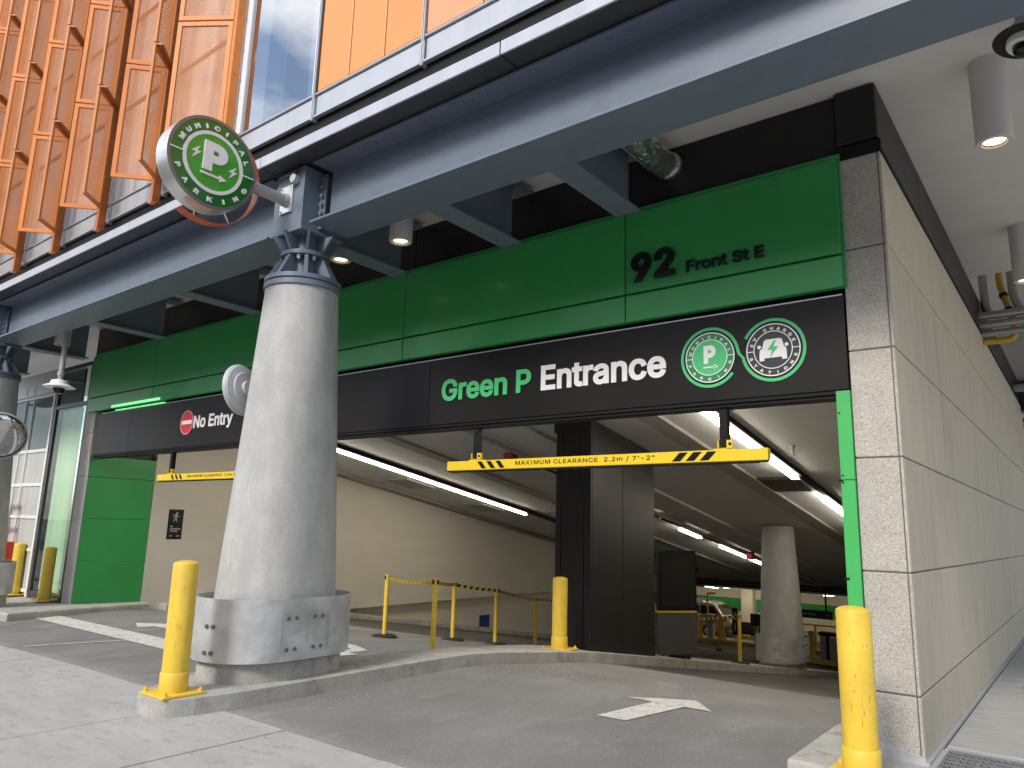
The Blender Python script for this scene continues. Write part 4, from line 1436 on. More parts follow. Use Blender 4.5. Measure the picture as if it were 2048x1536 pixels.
pcx, pcy = -12.72, -1.40
hc = thing('dome_camera', 'white dome camera hanging on a pole at the left under the girder', 'camera', (pcx, pcy, 3.8))
fz = lambda a, b, h: (pcx + a, pcy + b, h)
s = MB(); s.lathe([(.042, 5.40), (.042, 4.05), (.055, 4.04), (.055, 3.97), (.038, 3.96), (.038, 3.88)], fz, 16); part('pole', s, m_grey_paint, hc, smooth=True)
s = MB(); s.lathe([(.05, 3.90), (.13, 3.88), (.15, 3.82), (.24, 3.78), (.25, 3.765), (.12, 3.75)], fz, 28); part('housing', s, m_letter_w, hc, smooth=True)
s = MB(); s.lathe([(.095, 3.75), (.09, 3.71), (.06, 3.66), (.01, 3.645)], fz, 20); part('dome', s, m_screen, hc, smooth=True)

# foil wrapped pipe beside the last cross beam
fp = thing('foil_pipe', 'foil wrapped pipe stub beside the cross beam above the green fascia', 'pipe', (-2.0, -.6, 5.25))
s = MB()
rf = random.Random(5)
nr, na = 34, 30
fv, ff_ = [], []
for i in range(nr + 1):
    t = i / nr
    c0 = Vector((-1.95 + .012 * math.sin(5 * t), -1.46 + 1.46 * t, 5.27 - .02 * math.sin(3 * t)))
    for k in range(na):
        a = 2 * math.pi * k / na
        r = .128 * (1 + rf.uniform(-.055, .055) + .03 * math.sin(a * 3 + 9 * t))
        fv.append(c0 + Vector((r * math.cos(a), rf.uniform(-.008, .008), r * math.sin(a))))
for i in range(nr):
    for k in range(na):
        a, b, c, d = i * na + k, i * na + (k + 1) % na, (i + 1) * na + (k + 1) % na, (i + 1) * na + k
        ff_ += [(a, b, c), (a, c, d)] if rf.random() < .5 else [(a, b, d), (b, c, d)]
s.add(fv, ff_)
part('foil_wrap', s, m_foil, fp)
s = MB(); s.cyl((-1.94, -.02, 5.265), (-1.94, .025, 5.265), .138, n=24); part('end_collar', s, m_foil, fp, smooth=True)
s = MB(); s.box(-2.105, -2.07, -1.46, -.12, 5.21, 5.24); part('support_rail', s, m_grey_paint, fp)

def bent(name, pts, r, m, parent, n=14):
    s = MB()
    P_ = [Vector(p) for p in pts]
    path = [P_[0]]
    for a, b, c in zip(P_, P_[1:], P_[2:]):
        l = min((b - a).length, (c - b).length, .22) * .5
        u, v = (a - b).normalized() * l, (c - b).normalized() * l
        for t in (0, .25, .5, .75, 1):
            path.append(b + u * (1 - t) ** 2 + v * t ** 2)
    path.append(P_[-1])
    s.tube(path, r, n)
    return part(name, s, m, parent, smooth=True)


pp = thing('insulated_pipe', 'two silver insulated pipes dropping from the soffit edge beside the stone wall', 'pipes', (.2, 7.4, 5.1))
bent('pipe_run', [(.07, 7.35, 6.5), (.07, 7.35, 5.30), (.16, 7.15, 5.12), (.3, 7.15, 5.12)], .062, m_pipe, pp)
bent('pipe_run', [(.46, 7.3, 6.5), (.46, 7.3, 5.45), (.55, 7.15, 5.14), (.6, 7.15, 5.14)], .062, m_pipe, pp)
bent('pipe_run', [(-.05, 7.1, 5.12), (2.6, 7.1, 5.12)], .066, m_pipe, pp)
bent('pipe_run', [(-.05, 7.1, 4.97), (2.6, 7.1, 4.97)], .066, m_pipe, pp)
bent('pipe_run', [(-.05, 7.15, 4.84), (2.6, 7.15, 4.84)], .055, m_pipe, pp)
yp = thing('gas_pipe', 'yellow gas pipe bending behind the silver pipes by the stone wall', 'pipe', (.3, 7.5, 5.1))
bent('pipe', [(.28, 7.6, 6.5), (.28, 7.6, 5.75), (.42, 7.45, 5.1), (.42, 7.4, 4.76), (.0, 7.3, 4.74)], .05, m_yelpipe, yp)
s = MB(); s.cyl((.315, 7.55, 5.56), (.33, 7.53, 5.51), .064, n=16); part('clamp', s, m_rubber, yp)
s = MB(); s.cyl((.37, 7.5, 5.30), (.38, 7.49, 5.26), .064, n=16); part('clamp', s, m_rubber, yp)
lp = thing('cross_pipe', 'single grey pipe low at the far end of the covered walk', 'pipe', (.5, 13, 4.8))
bent('pipe', [(-.03, 13.4, 5.0), (3, 13.4, 5.0)], .09, m_pipe, lp)

# ------------------------------------------------------------------ bollards
def bollard(x, y, zb, h, label):
    t = thing('bollard', label, 'bollard', (x, y, zb), 'yellow steel bollards')
    fz = lambda a, b, z: (x + a, y + b, zb + z)
    r = .108
    s = MB()
    prof = [(r, .17), (r, h - .035)] + [(r * math.cos(a), h - .035 + .035 * math.sin(a)) for a in [math.radians(q) for q in (15, 35, 55, 75, 88)]]
    s.lathe(prof, fz, 32); part('post', s, m_yel, t, smooth=True)
    s = MB(); s.lathe([(r + .004, .0), (r + .009, .012), (r + .009, .165), (r + .004, .172), (r + .0, .174)], fz, 32); part('sleeve', s, m_yel, t, smooth=True)
    a = math.radians(0)
    s = MB(); s.box(x - .2, x + .2, y - .19, y + .19, zb - .004, zb + .016); part('base_plate', s, m_yel, t, bevel=.003, seg=1)
    for sx in (-1, 1):
        for sy in (-1, 1):
            s = MB(); s.cyl((x + sx * .165, y + sy * .155, zb + .016), (x + sx * .165, y + sy * .155, zb + .036), .02, n=6)
            s.cyl((x + sx * .165, y + sy * .155, zb + .036), (x + sx * .165, y + sy * .155, zb + .05), .01, n=8)
            part('anchor_bolt', s, m_yel, t)
    return t


bollard(-5.20, -2.90, .145, 1.10, 'yellow bollard on the nose of the island in front of the column')
bollard(-.19, -1.0, .11, 1.045, 'large yellow bollard at the right in front of the stone pier')
b_ = zg(-4.95, 2.66)
bollard(-5.05, 2.72, zg(-5.05, 2.72) + .14, 1.0, 'yellow bollard in front of the charcoal pier inside the entrance')
bollard(-15.25, -.2, zg(-15.25, 0) + .15, 1.02, 'yellow bollard in front of the glass shopfront, right one of the far left pair')
bollard(-17.15, -.1, zg(-17.15, 0) + .15, 1.08, 'yellow bollard beside the far left column, left one of the far left pair')
rp = thing('red_strands', 'thin reddish strands lying on the covered walk beside the stone wall', 'litter', (.6, 4, 0))
s = MB(); s.tube([(.33, 4.0, .006), (.45, 3.6, .008), (.52, 3.35, .006)], .008, 5); s.tube([(.38, 3.7, .007), (.47, 3.55, .008), (.55, 3.45, .006)], .006, 5); part('strand', s, mat('scrap_red', (.35, .07, .03), .7), rp)

# ------------------------------------------------------------------ shopfront at far left
sh = thing('shopfront', 'tall glazed shopfront with dark frame left of the green jamb', 'shopfront', (-16, 0, 0))
def fr(x0, x1, z0, z1, y0=-.01, y1=.07): return (x0, x1, y0, y1, z0, z1)
s = MB()
s.box(*fr(-15.04, -14.93, .0, 4.78)); s.box(*fr(-16.62, -16.54, -.1, 4.78)); s.box(*fr(-16.54, -15.04, 4.70, 4.78)); s.box(*fr(-16.54, -15.04, -.12, .05)); s.box(*fr(-16.54, -15.04, 3.86, 3.94))
part('frame', s, m_frame, sh, bevel=.006)
for z0, z1 in ((.05, 3.86), (3.94, 4.70)):
    s = MB(); s.box(-16.54, -15.04, .02, .032, z0, z1); part('pane', s, m_shop, sh)
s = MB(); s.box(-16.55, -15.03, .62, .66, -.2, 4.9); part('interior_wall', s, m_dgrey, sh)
for a, b, y in ((-16.53, -16.18, .14), (-16.17, -15.72, .12), (-15.70, -15.42, .10), (-15.40, -15.05, .15)):
    s = MB(); s.box(a, b, y, y + .01, .06, 3.85); part('blind', s, m_blind, sh)
for a, b in ((-.2, .65), (.655, 1.52), (1.525, 2.39), (2.395, 3.25), (3.255, 4.12), (4.125, 4.78)):
    s = MB(); s.box(-14.925, -14.53, -.02, .1, a, b); part('stone_panel', s, m_stone2, sh, bevel=.005, seg=1)
od = thing('glazed_door', 'white framed glazed overhead door at the far left', 'door', (-18, 0, 0))
s = MB()
zz = [.02, .86, 1.55, 2.25, 3.0]
for z in zz: s.box(-22, -16.70, -.0, .06, z - .035, z + .035)
for x in (-16.72, -17.9, -18.35, -19.6, -20.8): s.box(x - (.07 if x == -16.72 else .02), x + .02, -.01, .055, 0.06 if x != -16.72 else -.1, 4.5)
part('frame', s, m_white_frame, od, bevel=.004)
for z0, z1 in zip(zz, zz[1:]):
    for x0, x1 in ((-17.88, -16.79), (-18.33, -17.92), (-19.58, -18.37), (-20.78, -19.62)):
        s = MB(); s.box(x0, x1, .025, .04, z0 + .037, z1 - .037); part('panel', s, m_white_panel, od)
for x0, x1 in ((-17.88, -16.79), (-18.33, -17.92), (-19.58, -18.37), (-20.78, -19.62)):
    s = MB(); s.box(x0, x1, .02, .032, 3.04, 4.2); part('pane', s, m_shop, od)
s = MB(); s.box(-22, -16.65, -.02, .05, 4.2, 4.26); s.box(-22, -16.65, -.01, .05, 4.28, 4.8); part('header', s, m_alu, od)
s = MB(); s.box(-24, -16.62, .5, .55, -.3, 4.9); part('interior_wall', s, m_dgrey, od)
rr_ = thing('red_rack', 'red tubular rack with red box standing behind the far left column', 'rack', (-17.9, -.3, 0))
s = MB()
for x in (-17.75, -18.3): s.box(x - .03, x + .03, -.30, -.24, .05, 1.98)
for z in (1.45, 1.95): s.box(-18.27, -17.78, -.30, -.24, z - .03, z + .03)
part('frame', s, m_redp, rr_, bevel=.004)
s = MB(); s.box(-18.4, -17.72, -.42, -.02, .62, 1.0); part('box', s, m_redp, rr_, bevel=.01)
s = MB(); s.tube([(-18.1, -.36, 1.0), (-18.0, -.38, 1.1), (-17.9, -.36, 1.0)], .015, 6); part('handle', s, m_letter_w, rr_)

# convex mirrors
def mirror(c, nrm, r, label, armto):
    t = thing('convex_mirror', label, 'mirror', c, 'convex traffic mirrors')
    nrm = Vector(nrm).normalized()
    a = Vector((0, 0, 1)).cross(nrm).normalized(); b = nrm.cross(a)
    f = lambda x, y, h: Vector(c) + a * x + b * y + nrm * h
    s = MB(); s.lathe([(r * math.sin(q), .16 * r * (math.cos(q * 1.2)) * 1.4) for q in [math.radians(x) for x in (88, 75, 60, 45, 30, 15, 3)]], f, 36); part('glass', s, m_mirror, t, smooth=True)
    s = MB(); s.lathe([(r * .3, -.10), (r * .32, -.06), (r * .62, -.05), (r * .64, -.06), (r * .68, -.045), (r * .95, -.03), (r * 1.03, .0), (r * 1.03, .02), (r * .98, .025)], f, 36, cap1=False); part('shell', s, m_mirback, t, smooth=True)
    s = MB(); s.tube([f(0, 0, -.1), armto], .022, 8); part('arm', s, m_grey_paint, t)
    return t


mirror((-12.95, -2.1, 2.86), (0.82, -.28, -.42), .40, 'black and silver convex mirror facing the street beside the far left column', (-14.4, -1.8, 2.9))
mirror((-5.98, -2.06, 2.98), (-.953, -.304, -.12), .27, 'grey back of a convex mirror mounted on the left of the front column', (-5.85, -1.8, 2.98))

# ------------------------------------------------------------------ garage shell
gw = thing('garage_wall', 'long cream painted side wall of the exit ramp', 'wall', (-14.5, 10, 0))
fyz = lambda u, v, wv: (wv, u, v)
s = MB(); s.prism([(1.332, -.6), (24, -.6), (24, ZC), (28.8, ZC), (28.8, zc(28.8) + .3), (1.332, zc(1.332) + .3)], fyz, -14.8, -14.5); part('upper_wall', s, m_wall, gw)
s = MB(); s.box(-15.0, -14.63, .21, 1.33, -.3, 4.3); part('end_pier', s, m_dark, gw)
s = MB(); s.prism([(1.332, -.8), (24, ZL - .2), (24, -.602), (1.332, -.602)], fyz, -15.1, -14.8); part('recessed_wall', s, m_wall, gw)
s = MB(); s.prism([(1.332, -.602), (1.332, -.35), (6.9, -.85), (6.9, -.602)], fyz, -14.8, -14.502); part('step_infill', s, m_wall, gw)
nps = thing('pedestrian_sign', 'small black no pedestrians on ramp sign on the cream wall', 'sign', (-14.5, 1.9, 1.5))
s = MB(); s.box(-14.499, -14.488, 1.715, 2.045, 1.165, 1.795); part('plate', s, m_letter_k, nps, bevel=.002, seg=1)
fs_ = lambda u, v, wv: (-14.488 + wv, u, v)
s = MB()
text_fit(s, 'No', fs_, 1.775, 1.83, 1.415, 1.452, .001, .002, bold=.03)
text_fit(s, 'pedestrians', fs_, 1.775, 2.005, 1.36, 1.405, .001, .002, bold=.03)
text_fit(s, 'on ramp', fs_, 1.775, 1.94, 1.31, 1.352, .001, .002, bold=.03)
for u in (1.785, 1.82): s.ring(.004, .013, lambda a, b, c, u=u: (-14.488 + c, u + a, 1.235 + b), .001, .002, n=12)
for v in (1.225, 1.235, 1.245): s.box(-14.487, -14.486, 1.92, 2.0, v - .003, v + .002)
fp_ = lambda u, v, wv: (-14.488 + wv, 1.88 + u * .17, 1.64 + v * .17)
s.disc(.13, lambda u, v, wv: (-14.488 + wv, 1.895 + u * .17, 1.714 + v * .17), .001, .002, 12)
for poly in ([(-.1, .33), (.12, .33), (.08, -.02), (-.1, -.02)], [(-.1, -.02), (.03, -.02), (-.22, -.62), (-.34, -.6)], [(-.04, -.02), (.08, -.02), (.14, -.3), (.16, -.62), (.04, -.62), (.02, -.3)], [(-.1, .33), (-.04, .22), (-.26, .1), (-.28, -.1), (-.36, -.08), (-.34, .16)], [(.12, .3), (.22, .08), (.42, .1), (.42, .0), (.16, -.02), (.06, .16)]):
    s.prism(poly, fp_, .001, .002)
part('lettering', s, mat('grey_print', (.45, .45, .45), .6), nps, kind='stuff')
s = MB(); s.ring(.098, .106, lambda a, b, c: (-14.488 + c, 1.88 + a, 1.645 + b), .001, .002, n=32); part('prohibition_ring', s, mat('dim_red', (.12, .012, .015), .5), nps)
bp_ = thing('blue_plate', 'small blue plate low on the cream ramp wall', 'sign', (-14.8, 12.7, -1.4))
s = MB(); s.box(-14.799, -14.78, 12.5, 13.0, -1.66, -1.2); part('plate', s, m_blue, bp_, bevel=.003, seg=1)

s = MB(); s.prism([(.2, -.5), (30, ZL - .2), (34, ZL - .2), (34, ZC + .3), (28.8, zc(28.8) + .3), (.2, zc(.2) + .3)], fyz, -.37, -.348)
o = tag(part('inner_wall', s, m_wall, None), 'cream inner wall on the right side of the entry ramp', 'wall')
s = MB(); s.box(-34, -.37, 33.4, 33.6, ZL, ZC); bw = thing('back_wall', 'white painted wall with a green stripe at the foot of the ramp', 'wall', (-12, 33.4, ZL)); part('wall_face', s, m_wallw, bw)
for a, b in ((-34, -14.02), (-13.36, -.4)):
    s = MB(); s.box(a, b, 33.392, 33.399, -2.42, -1.76); part('stripe', s, m_green, bw)
s = MB(); s.box(-14.0, -13.38, 32.95, 33.39, -2.92, ZC); part('pillar', s, m_wallw, bw)
s = MB(); s.box(-14.01, -13.37, 32.94, 33.39, ZL, -2.925); s.box(-13.37, -11.6, 33.2, 33.39, ZL, -2.95); part('dark_base', s, m_rubber, bw)
s = MB(); s.box(-34.2, -34, 18, 33.6, ZL, ZC); s.box(-34, -15.1, 17.8, 18, ZL, ZC); o = part('end_wall', s, m_wallw, None); tag(o, 'pale wall closing the lower garage at the far left', 'wall')

s = MB()
s.add([(-14.8, .15, zc(.15)), (-.37, .15, zc(.15)), (-.37, 28.8, zc(28.8)), (-14.8, 28.8, zc(28.8))], [(0, 1, 2, 3)])
s.add([(-14.8, .15, zc(.15) + .2), (-.37, .15, zc(.15) + .2), (-.37, 28.8, zc(28.8) + .2), (-14.8, 28.8, zc(28.8) + .2)], [(0, 1, 2, 3)])
s.add([(-34, 28.8, ZC), (-.37, 28.8, ZC), (-.37, 33.6, ZC), (-34, 33.6, ZC)], [(0, 1, 2, 3)])
s.add([(-34, 18, ZC), (-14.8, 18, ZC), (-14.8, 28.8, ZC), (-34, 28.8, ZC)], [(0, 1, 2, 3)])
struct('garage_ceiling', s, m_ceil)
s = MB(); s.box(-14.85, -.36, .10, .2, 2.8, 5.47); o = part('lintel_wall', s, m_dark, None); tag(o, 'charcoal wall strip behind the sign band and fascia', 'wall')
# shallow bands and coffers on the ramp ceiling
for x0, x1 in ((-9.9, -9.55), (-4.15, -3.8), (-14.5, -14.1), (-6.55, -6.3)):
    s = MB()
    s.hexa([(x0, .2, zc(.2) - .06), (x1, .2, zc(.2) - .06), (x1, 28.6, zc(28.6) - .06), (x0, 28.6, zc(28.6) - .06)], [(x0, .2, zc(.2) - .003), (x1, .2, zc(.2) - .003), (x1, 28.6, zc(28.6) - .003), (x0, 28.6, zc(28.6) - .003)])
    o = s.build('ceiling_band', m_ceil_d if x0 != -6.55 else m_ceil, None); o['kind'] = 'structure'
for i, (x, y, lab) in enumerate(((-3.55, 7.9, 'dark square vent in the ceiling over the entry lane'), (-12.9, 7.2, 'dark square vent in the ceiling near the left light strip'), (-12.9, 10.2, 'dark square vent farther down beside the left light strip'))):
    t = thing('ceiling_vent', lab, 'vent', (x, y, zc(y)), 'dark vents in the ramp ceiling')
    s = MB()
    s.hexa([(x - .45, y - .5, zc(y - .5) - .045), (x + .45, y - .5, zc(y - .5) - .045), (x + .45, y + .5, zc(y + .5) - .045), (x - .45, y + .5, zc(y + .5) - .045)],
           [(x - .45, y - .5, zc(y - .5) - .002), (x + .45, y - .5, zc(y - .5) - .002), (x + .45, y + .5, zc(y + .5) - .002), (x - .45, y + .5, zc(y + .5) - .002)])
    part('cover', s, m_ceil_d if i else mat('vent_brown', (.06, .05, .04), .6), t)

# charcoal pier on the island
pr = thing('charcoal_pier', 'charcoal metal clad pier on the island inside the entrance', 'pillar', (-5.25, 4.4, -.3))
zb = zg(-5.2, 5.5) - .1
px0, px1, py0, py1 = -5.62, -4.965, 3.4, 5.5
def vpan(x0, x1, y0, y1, nm='cladding_panel'):
    s = MB()
    s.hexa([(x0, y0, zb), (x1, y0, zb), (x1, y1, zb), (x0, y1, zb)], [(x0, y0, zc(y0) - .005), (x1, y0, zc(y0) - .005), (x1, y1, zc(y1) - .005), (x0, y1, zc(y1) - .005)])
    return part(nm, s, m_dark, pr, bevel=.005, seg=1)
vpan(px0, px0 + .10, py0, py0 + .05); vpan(px0 + .11, px0 + .525, py0, py0 + .05); vpan(px0 + .535, px1, py0, py0 + .05)
for a, b in ((py0 + .055, py0 + .98), (py0 + .99, py1)): vpan(px1 - .03, px1, a, b)
vpan(px0, px0 + .03, py0 + .06, py1)
s = MB(); s.box(px0 + .03, px1 - .031, py0 + .06, py1, zb, 2.9); part('core', s, m_recess, pr)
s = MB(); s.hexa([(px0 - .03, py0 - .03, 3.13), (px1 + .02, py0 - .03, 3.13), (px1 + .02, py0, 3.13), (px0 - .03, py0, 3.13)], [(px0 - .03, py0 - .03, zc(py0) - .003), (px1 + .02, py0 - .03, zc(py0) - .003), (px1 + .02, py0, zc(py0) - .01), (px0 - .03, py0, zc(py0) - .01)])
part('cap', s, m_dark, pr, bevel=.003, seg=1)

# display kiosk
kx, ky = -5.17, 6.75
kz = zg(kx, ky) + .14
ki = thing('display_kiosk', 'dark display totem with yellow line beside the charcoal pier', 'kiosk', (kx, ky, kz))
kd = Vector((.62, .78, 0)).normalized(); kn = Vector((kd.y, -kd.x, 0))
kf = lambda u, v, wv: Vector((kx, ky, kz)) + kd * u + kn * wv + Vector((0, 0, v))
hw = .40
s = MB(); s.prism([(-hw + .06, .06), (hw, .06), (hw, .80), (-hw, .80), (-hw, .22)], kf, -.06, .06); part('lower_cabinet', s, m_dgrey, ki, bevel=.006)
s = MB(); s.prism([(-hw + .02, .84), (hw, .84), (hw - .01, 1.93), (-hw + .03, 1.93)], kf, -.055, .055); part('screen_case', s, m_recess, ki, bevel=.006)
s = MB(); s.prism([(-hw + .09, .92), (hw - .06, .92), (hw - .06, 1.84), (-hw + .10, 1.84)], kf, .056, .060); part('screen', s, m_screen, ki)
s = MB(); s.prism([(-hw + .0, .805), (hw, .805), (hw, .832), (-hw + .0, .832)], kf, -.058, .062); part('yellow_line', s, m_yels, ki)
s = MB(); s.box(kx - .25, kx + .22, ky - .12, ky + .12, kz - .02, kz + .06); part('foot', s, m_recess, ki)
s = MB()
for u in (-.25, -.2, .05): s.cyl(kf(u, 0, .05), kf(u, .06, .05), .01, n=6)
part('anchors', s, m_galv, ki)

# light strips on the ramp ceiling
def glow_strip(x, segs, y0, y1, label, m=m_tube):
    t = thing('glow_strip', label, 'light', (x, y0, zc(y0)), 'fluorescent strips on the ramp ceiling')
    s = MB()
    s.hexa([(x + .03, y0, zc(y0) - .10), (x + .11, y0, zc(y0) - .10), (x + .11, y1, zc(y1) - .10), (x + .03, y1, zc(y1) - .10)], [(x + .03, y0, zc(y0) - .01), (x + .11, y0, zc(y0) - .01), (x + .11, y1, zc(y1) - .01), (x + .03, y1, zc(y1) - .01)])
    part('track', s, m_recess, t)
    for a, b in segs:
        s = MB()
        zz_ = lambda y: zc(y) - .15
        s.hexa([(x - .065, a, zz_(a)), (x + .065, a, zz_(a)), (x + .065, b, zz_(b)), (x - .065, b, zz_(b))], [(x - .05, a, zz_(a) + .05), (x + .028, a, zz_(a) + .05), (x + .028, b, zz_(b) + .05), (x - .05, b, zz_(b) + .05)])
        part('tube', s, m, t)
    return t


def segs(y0, y1, n, g=.04):
    L_ = (y1 - y0) / n
    return [(y0 + i * L_ + g / 2, y0 + (i + 1) * L_ - g / 2) for i in range(n)]


glow_strip(-11.6, segs(.6, 10.6, 8), .4, 22, 'long lit fluorescent strip on the ceiling of the exit ramp at left')
glow_strip(-2.95, segs(.9, 7.0, 5) + segs(8.6, 12.2, 3), .4, 20, 'lit fluorescent strip over the entry lane at right, with a dark gap')
glow_strip(-7.72, [(9.6, 10.75)] + segs(12.4, 13.7, 1) + segs(15.1, 19.3, 3), 6.0, 24, 'broken lit fluorescent strip behind the charcoal pier')
for i, (x0, y0, x1, y1) in enumerate(((-16.6, 32.2, -14.3, 30.6), (-14.2, 31.2, -13.2, 32.4), (-13.1, 32.5, -12.2, 31.4), (-12.1, 32.0, -11.0, 31.2), (-9.2, 30.9, -8.7, 31.8), (-8.8, 31.9, -7.9, 31.4), (-7.8, 31.6, -6.6, 31.0), (-19.5, 29, -17.0, 28.2), (-20, 25, -20, 22))):
    t = thing('tube_light', ('bright tube light under the lower garage ceiling, %s from the left' % ('second third fourth fifth sixth seventh eighth'.split()[i])) if i < 7 else ('bright tube light deep in the lower garage, far left' if i == 7 else 'tube light in the hidden left bay of the lower garage'), 'light', (x0, y0, ZC), 'tube lights in the lower garage')
    s = MB()
    a, b = Vector((x0, y0, ZC - .16)), Vector((x1, y1, ZC - .16))
    d = (b - a).normalized(); e_ = Vector((-d.y, d.x, 0))
    s.hexa([a - e_ * .05 - Vector((0, 0, .03)), b - e_ * .05 - Vector((0, 0, .03)), b + e_ * .05 - Vector((0, 0, .03)), a + e_ * .05 - Vector((0, 0, .03))], [a - e_ * .05, b - e_ * .05, b + e_ * .05, a + e_ * .05])
    part('tube', s, m_tube2, t)
    s = MB(); s.hexa([a - e_ * .03 + Vector((0, 0, .004)), b - e_ * .03 + Vector((0, 0, .004)), b + e_ * .03 + Vector((0, 0, .004)), a + e_ * .03 + Vector((0, 0, .004))], [a - e_ * .03 + Vector((0, 0, .155)), b - e_ * .03 + Vector((0, 0, .155)), b + e_ * .03 + Vector((0, 0, .155)), a + e_ * .03 + Vector((0, 0, .155))]); part('housing', s, m_dgrey, t)

# small ceiling fittings
def sprinkler(x, y, label):
    t = thing('sprinkler', label, 'sprinkler', (x, y, zc(y)), 'sprinkler heads under the ramp ceiling')
    z = zc(y)
    s = MB(); s.cyl((x, y, z), (x, y, z - .06), .05, .035, n=12); s.cyl((x, y, z - .06), (x, y, z - .15), .014, n=8); s.cyl((x, y, z - .15), (x, y, z - .16), .04, n=12); part('head', s, m_grey_paint, t, smooth=True)


sprinkler(-2.5, 5.4, 'sprinkler head right of the entry light strip')
sprinkler(-6.75, 5.3, 'sprinkler head just left of the charcoal pier')
sprinkler(-7.5, 10.8, 'sprinkler head beside the middle light strip')
al = thing('fire_alarm', 'red fire alarm box on the ceiling above the clearance bar', 'alarm', (-7.75, 4.9, zc(4.9)))
s = MB(); s.box(-7.86, -7.64, 4.82, 5.02, zc(5) - .22, zc(5) - .02); part('box', s, mat('alarm_red', (.33, .012, .015), .35), al, bevel=.01)
al2 = thing('fire_alarm', 'red fire alarm box near the middle light strip by the inner column', 'alarm', (-7.3, 16.4, zc(16.4)))
s = MB(); s.box(-7.4, -7.2, 16.3, 16.5, zc(16.4) - .3, zc(16.4) - .05); part('box', s, MATS['alarm_red'], al2, bevel=.01)
cp = thing('ceiling_pipe', 'grey conduit pipe running along the ramp ceiling behind the clearance bar', 'pipe', (-7.3, 3, zc(3)))
s = MB(); s.tube([(-7.45, y, zc(y) - .09) for y in (.4, 3, 6, 10, 16, 24)], .045, 10); part('pipe', s, m_grey_paint, cp, smooth=True)
s = MB(); s.cyl((-7.45, 4.0, zc(4.0) - .09), (-7.45, 4.12, zc(4.12) - .09), .055, n=12); part('coupling', s, m_galv, cp, smooth=True)

# ------------------------------------------------------------------ stanchions and belts
def stanchion(x, y, label, h=.95, base=True, m=m_yel):
    z = zg(x, y) if base is True else base
    t = thing('stanchion', label, 'barrier post', (x, y, z), 'yellow belt barrier posts')
    fz = lambda a, b, q: (x + a, y + b, z + q)
    s = MB(); s.lathe([(.2, 0), (.2, .02), (.16, .035), (.05, .045)], fz, 24); part('base', s, m_rubber, t, smooth=True)
    s = MB(); s.lathe([(.034, .04), (.034, h - .07)], fz, 16); part('post', s, m, t, smooth=True)
    s = MB(); s.lathe([(.036, h - .07), (.04, h - .065), (.04, h - .01), (.03, h)], fz, 16); part('head', s, m, t, smooth=True)
    s = MB(); s.box(x - .015, x + .015, y - .047, y + .047, z + h - .07, z + h - .012); s.box(x - .047, x + .047, y - .015, y + .015, z + h - .07, z + h - .012); part('clips', s, m_rubber, t)
    return Vector((x, y, z + h - .045))


def belt(a, b, label, sag=.05, st=.10):
    t = thing('barrier_belt', label, 'barrier belt', a, 'hazard striped belts between posts')
    L_ = (b - a).length
    n = max(4, int(L_ / st))
    mbs = (MB(), MB())
    d = (b - a)
    hw_ = .026
    for i in range(n):
        for q in (0, 1):
            t0, t1 = (i + q * .5) / n, (i + q * .5 + .5) / n
            def P3(tt, sg):
                z = -sag * 4 * tt * (1 - tt)
                sk = .012 * sg / max(L_, .1)
                p = a + d * min(1, max(0, tt + sk * 1.5))
                return p + Vector((0, 0, z + sg * hw_))
            e_ = Vector((-d.y, d.x, 0)).normalized() * .0015
            q_ = [P3(t0, -1), P3(t1, -1), P3(t1, 1), P3(t0, 1)]
            mbs[q].hexa([q_[0] - e_, q_[1] - e_, q_[1] + e_, q_[0] + e_], [q_[3] - e_, q_[2] - e_, q_[2] + e_, q_[3] + e_])
    part('yellow_webbing', mbs[0], m_belt_y, t)
    part('black_webbing', mbs[1], m_rubber, t)


st = [stanchion(-7.85, 1.95, 'yellow barrier post at the left end of the belt row'), stanchion(-5.72, .82, 'yellow barrier post nearest the camera, base behind the island kerb'),
      stanchion(-7.58, 3.25, 'yellow barrier post third in the belt row'), stanchion(-7.22, 3.95, 'yellow barrier post fourth in the belt row'), stanchion(-8.0, 6.2, 'yellow barrier post last in the belt row, left of the mid bollard')]
belt(st[0], st[1], 'hazard belt between the left end post and the nearest post', .035)
belt(st[1], st[2], 'hazard belt between the nearest post and the third post', .015)
belt(st[2], st[3], 'hazard belt between the third and fourth posts', .015)
belt(st[3], st[4], 'hazard belt between the fourth and last posts', .015)
st5 = Vector((-5.66, 5.3, zg(-6, 5.3) + .95))
belt(st[4], st5, 'hazard belt from the last post to the charcoal pier', .015)
pb = stanchion(-5.08, 9.6, 'yellow barrier post on the island right of the display totem', 1.0, base=zg(-5.1, 9.6) + .14)
pc = stanchion(-9.6, 13.0, 'yellow barrier post down the ramp behind the display totem', 1.0)
belt(pb, pc, 'wide hazard belt behind the display totem in the lower ramp', .06, .2)

# ------------------------------------------------------------------ lower garage furniture
def box_thing(name, label, cat, boxes, group=None, loc=None):
    x0, x1, y0, y1, z0, z1 = boxes[0][2]
    t = thing(name, label, cat, loc or ((x0 + x1) / 2, (y0 + y1) / 2, z0), group)
    for nm, m, b in boxes:
        s = MB(); s.box(*b); part(nm, s, m, t, bevel=.012)
    return t


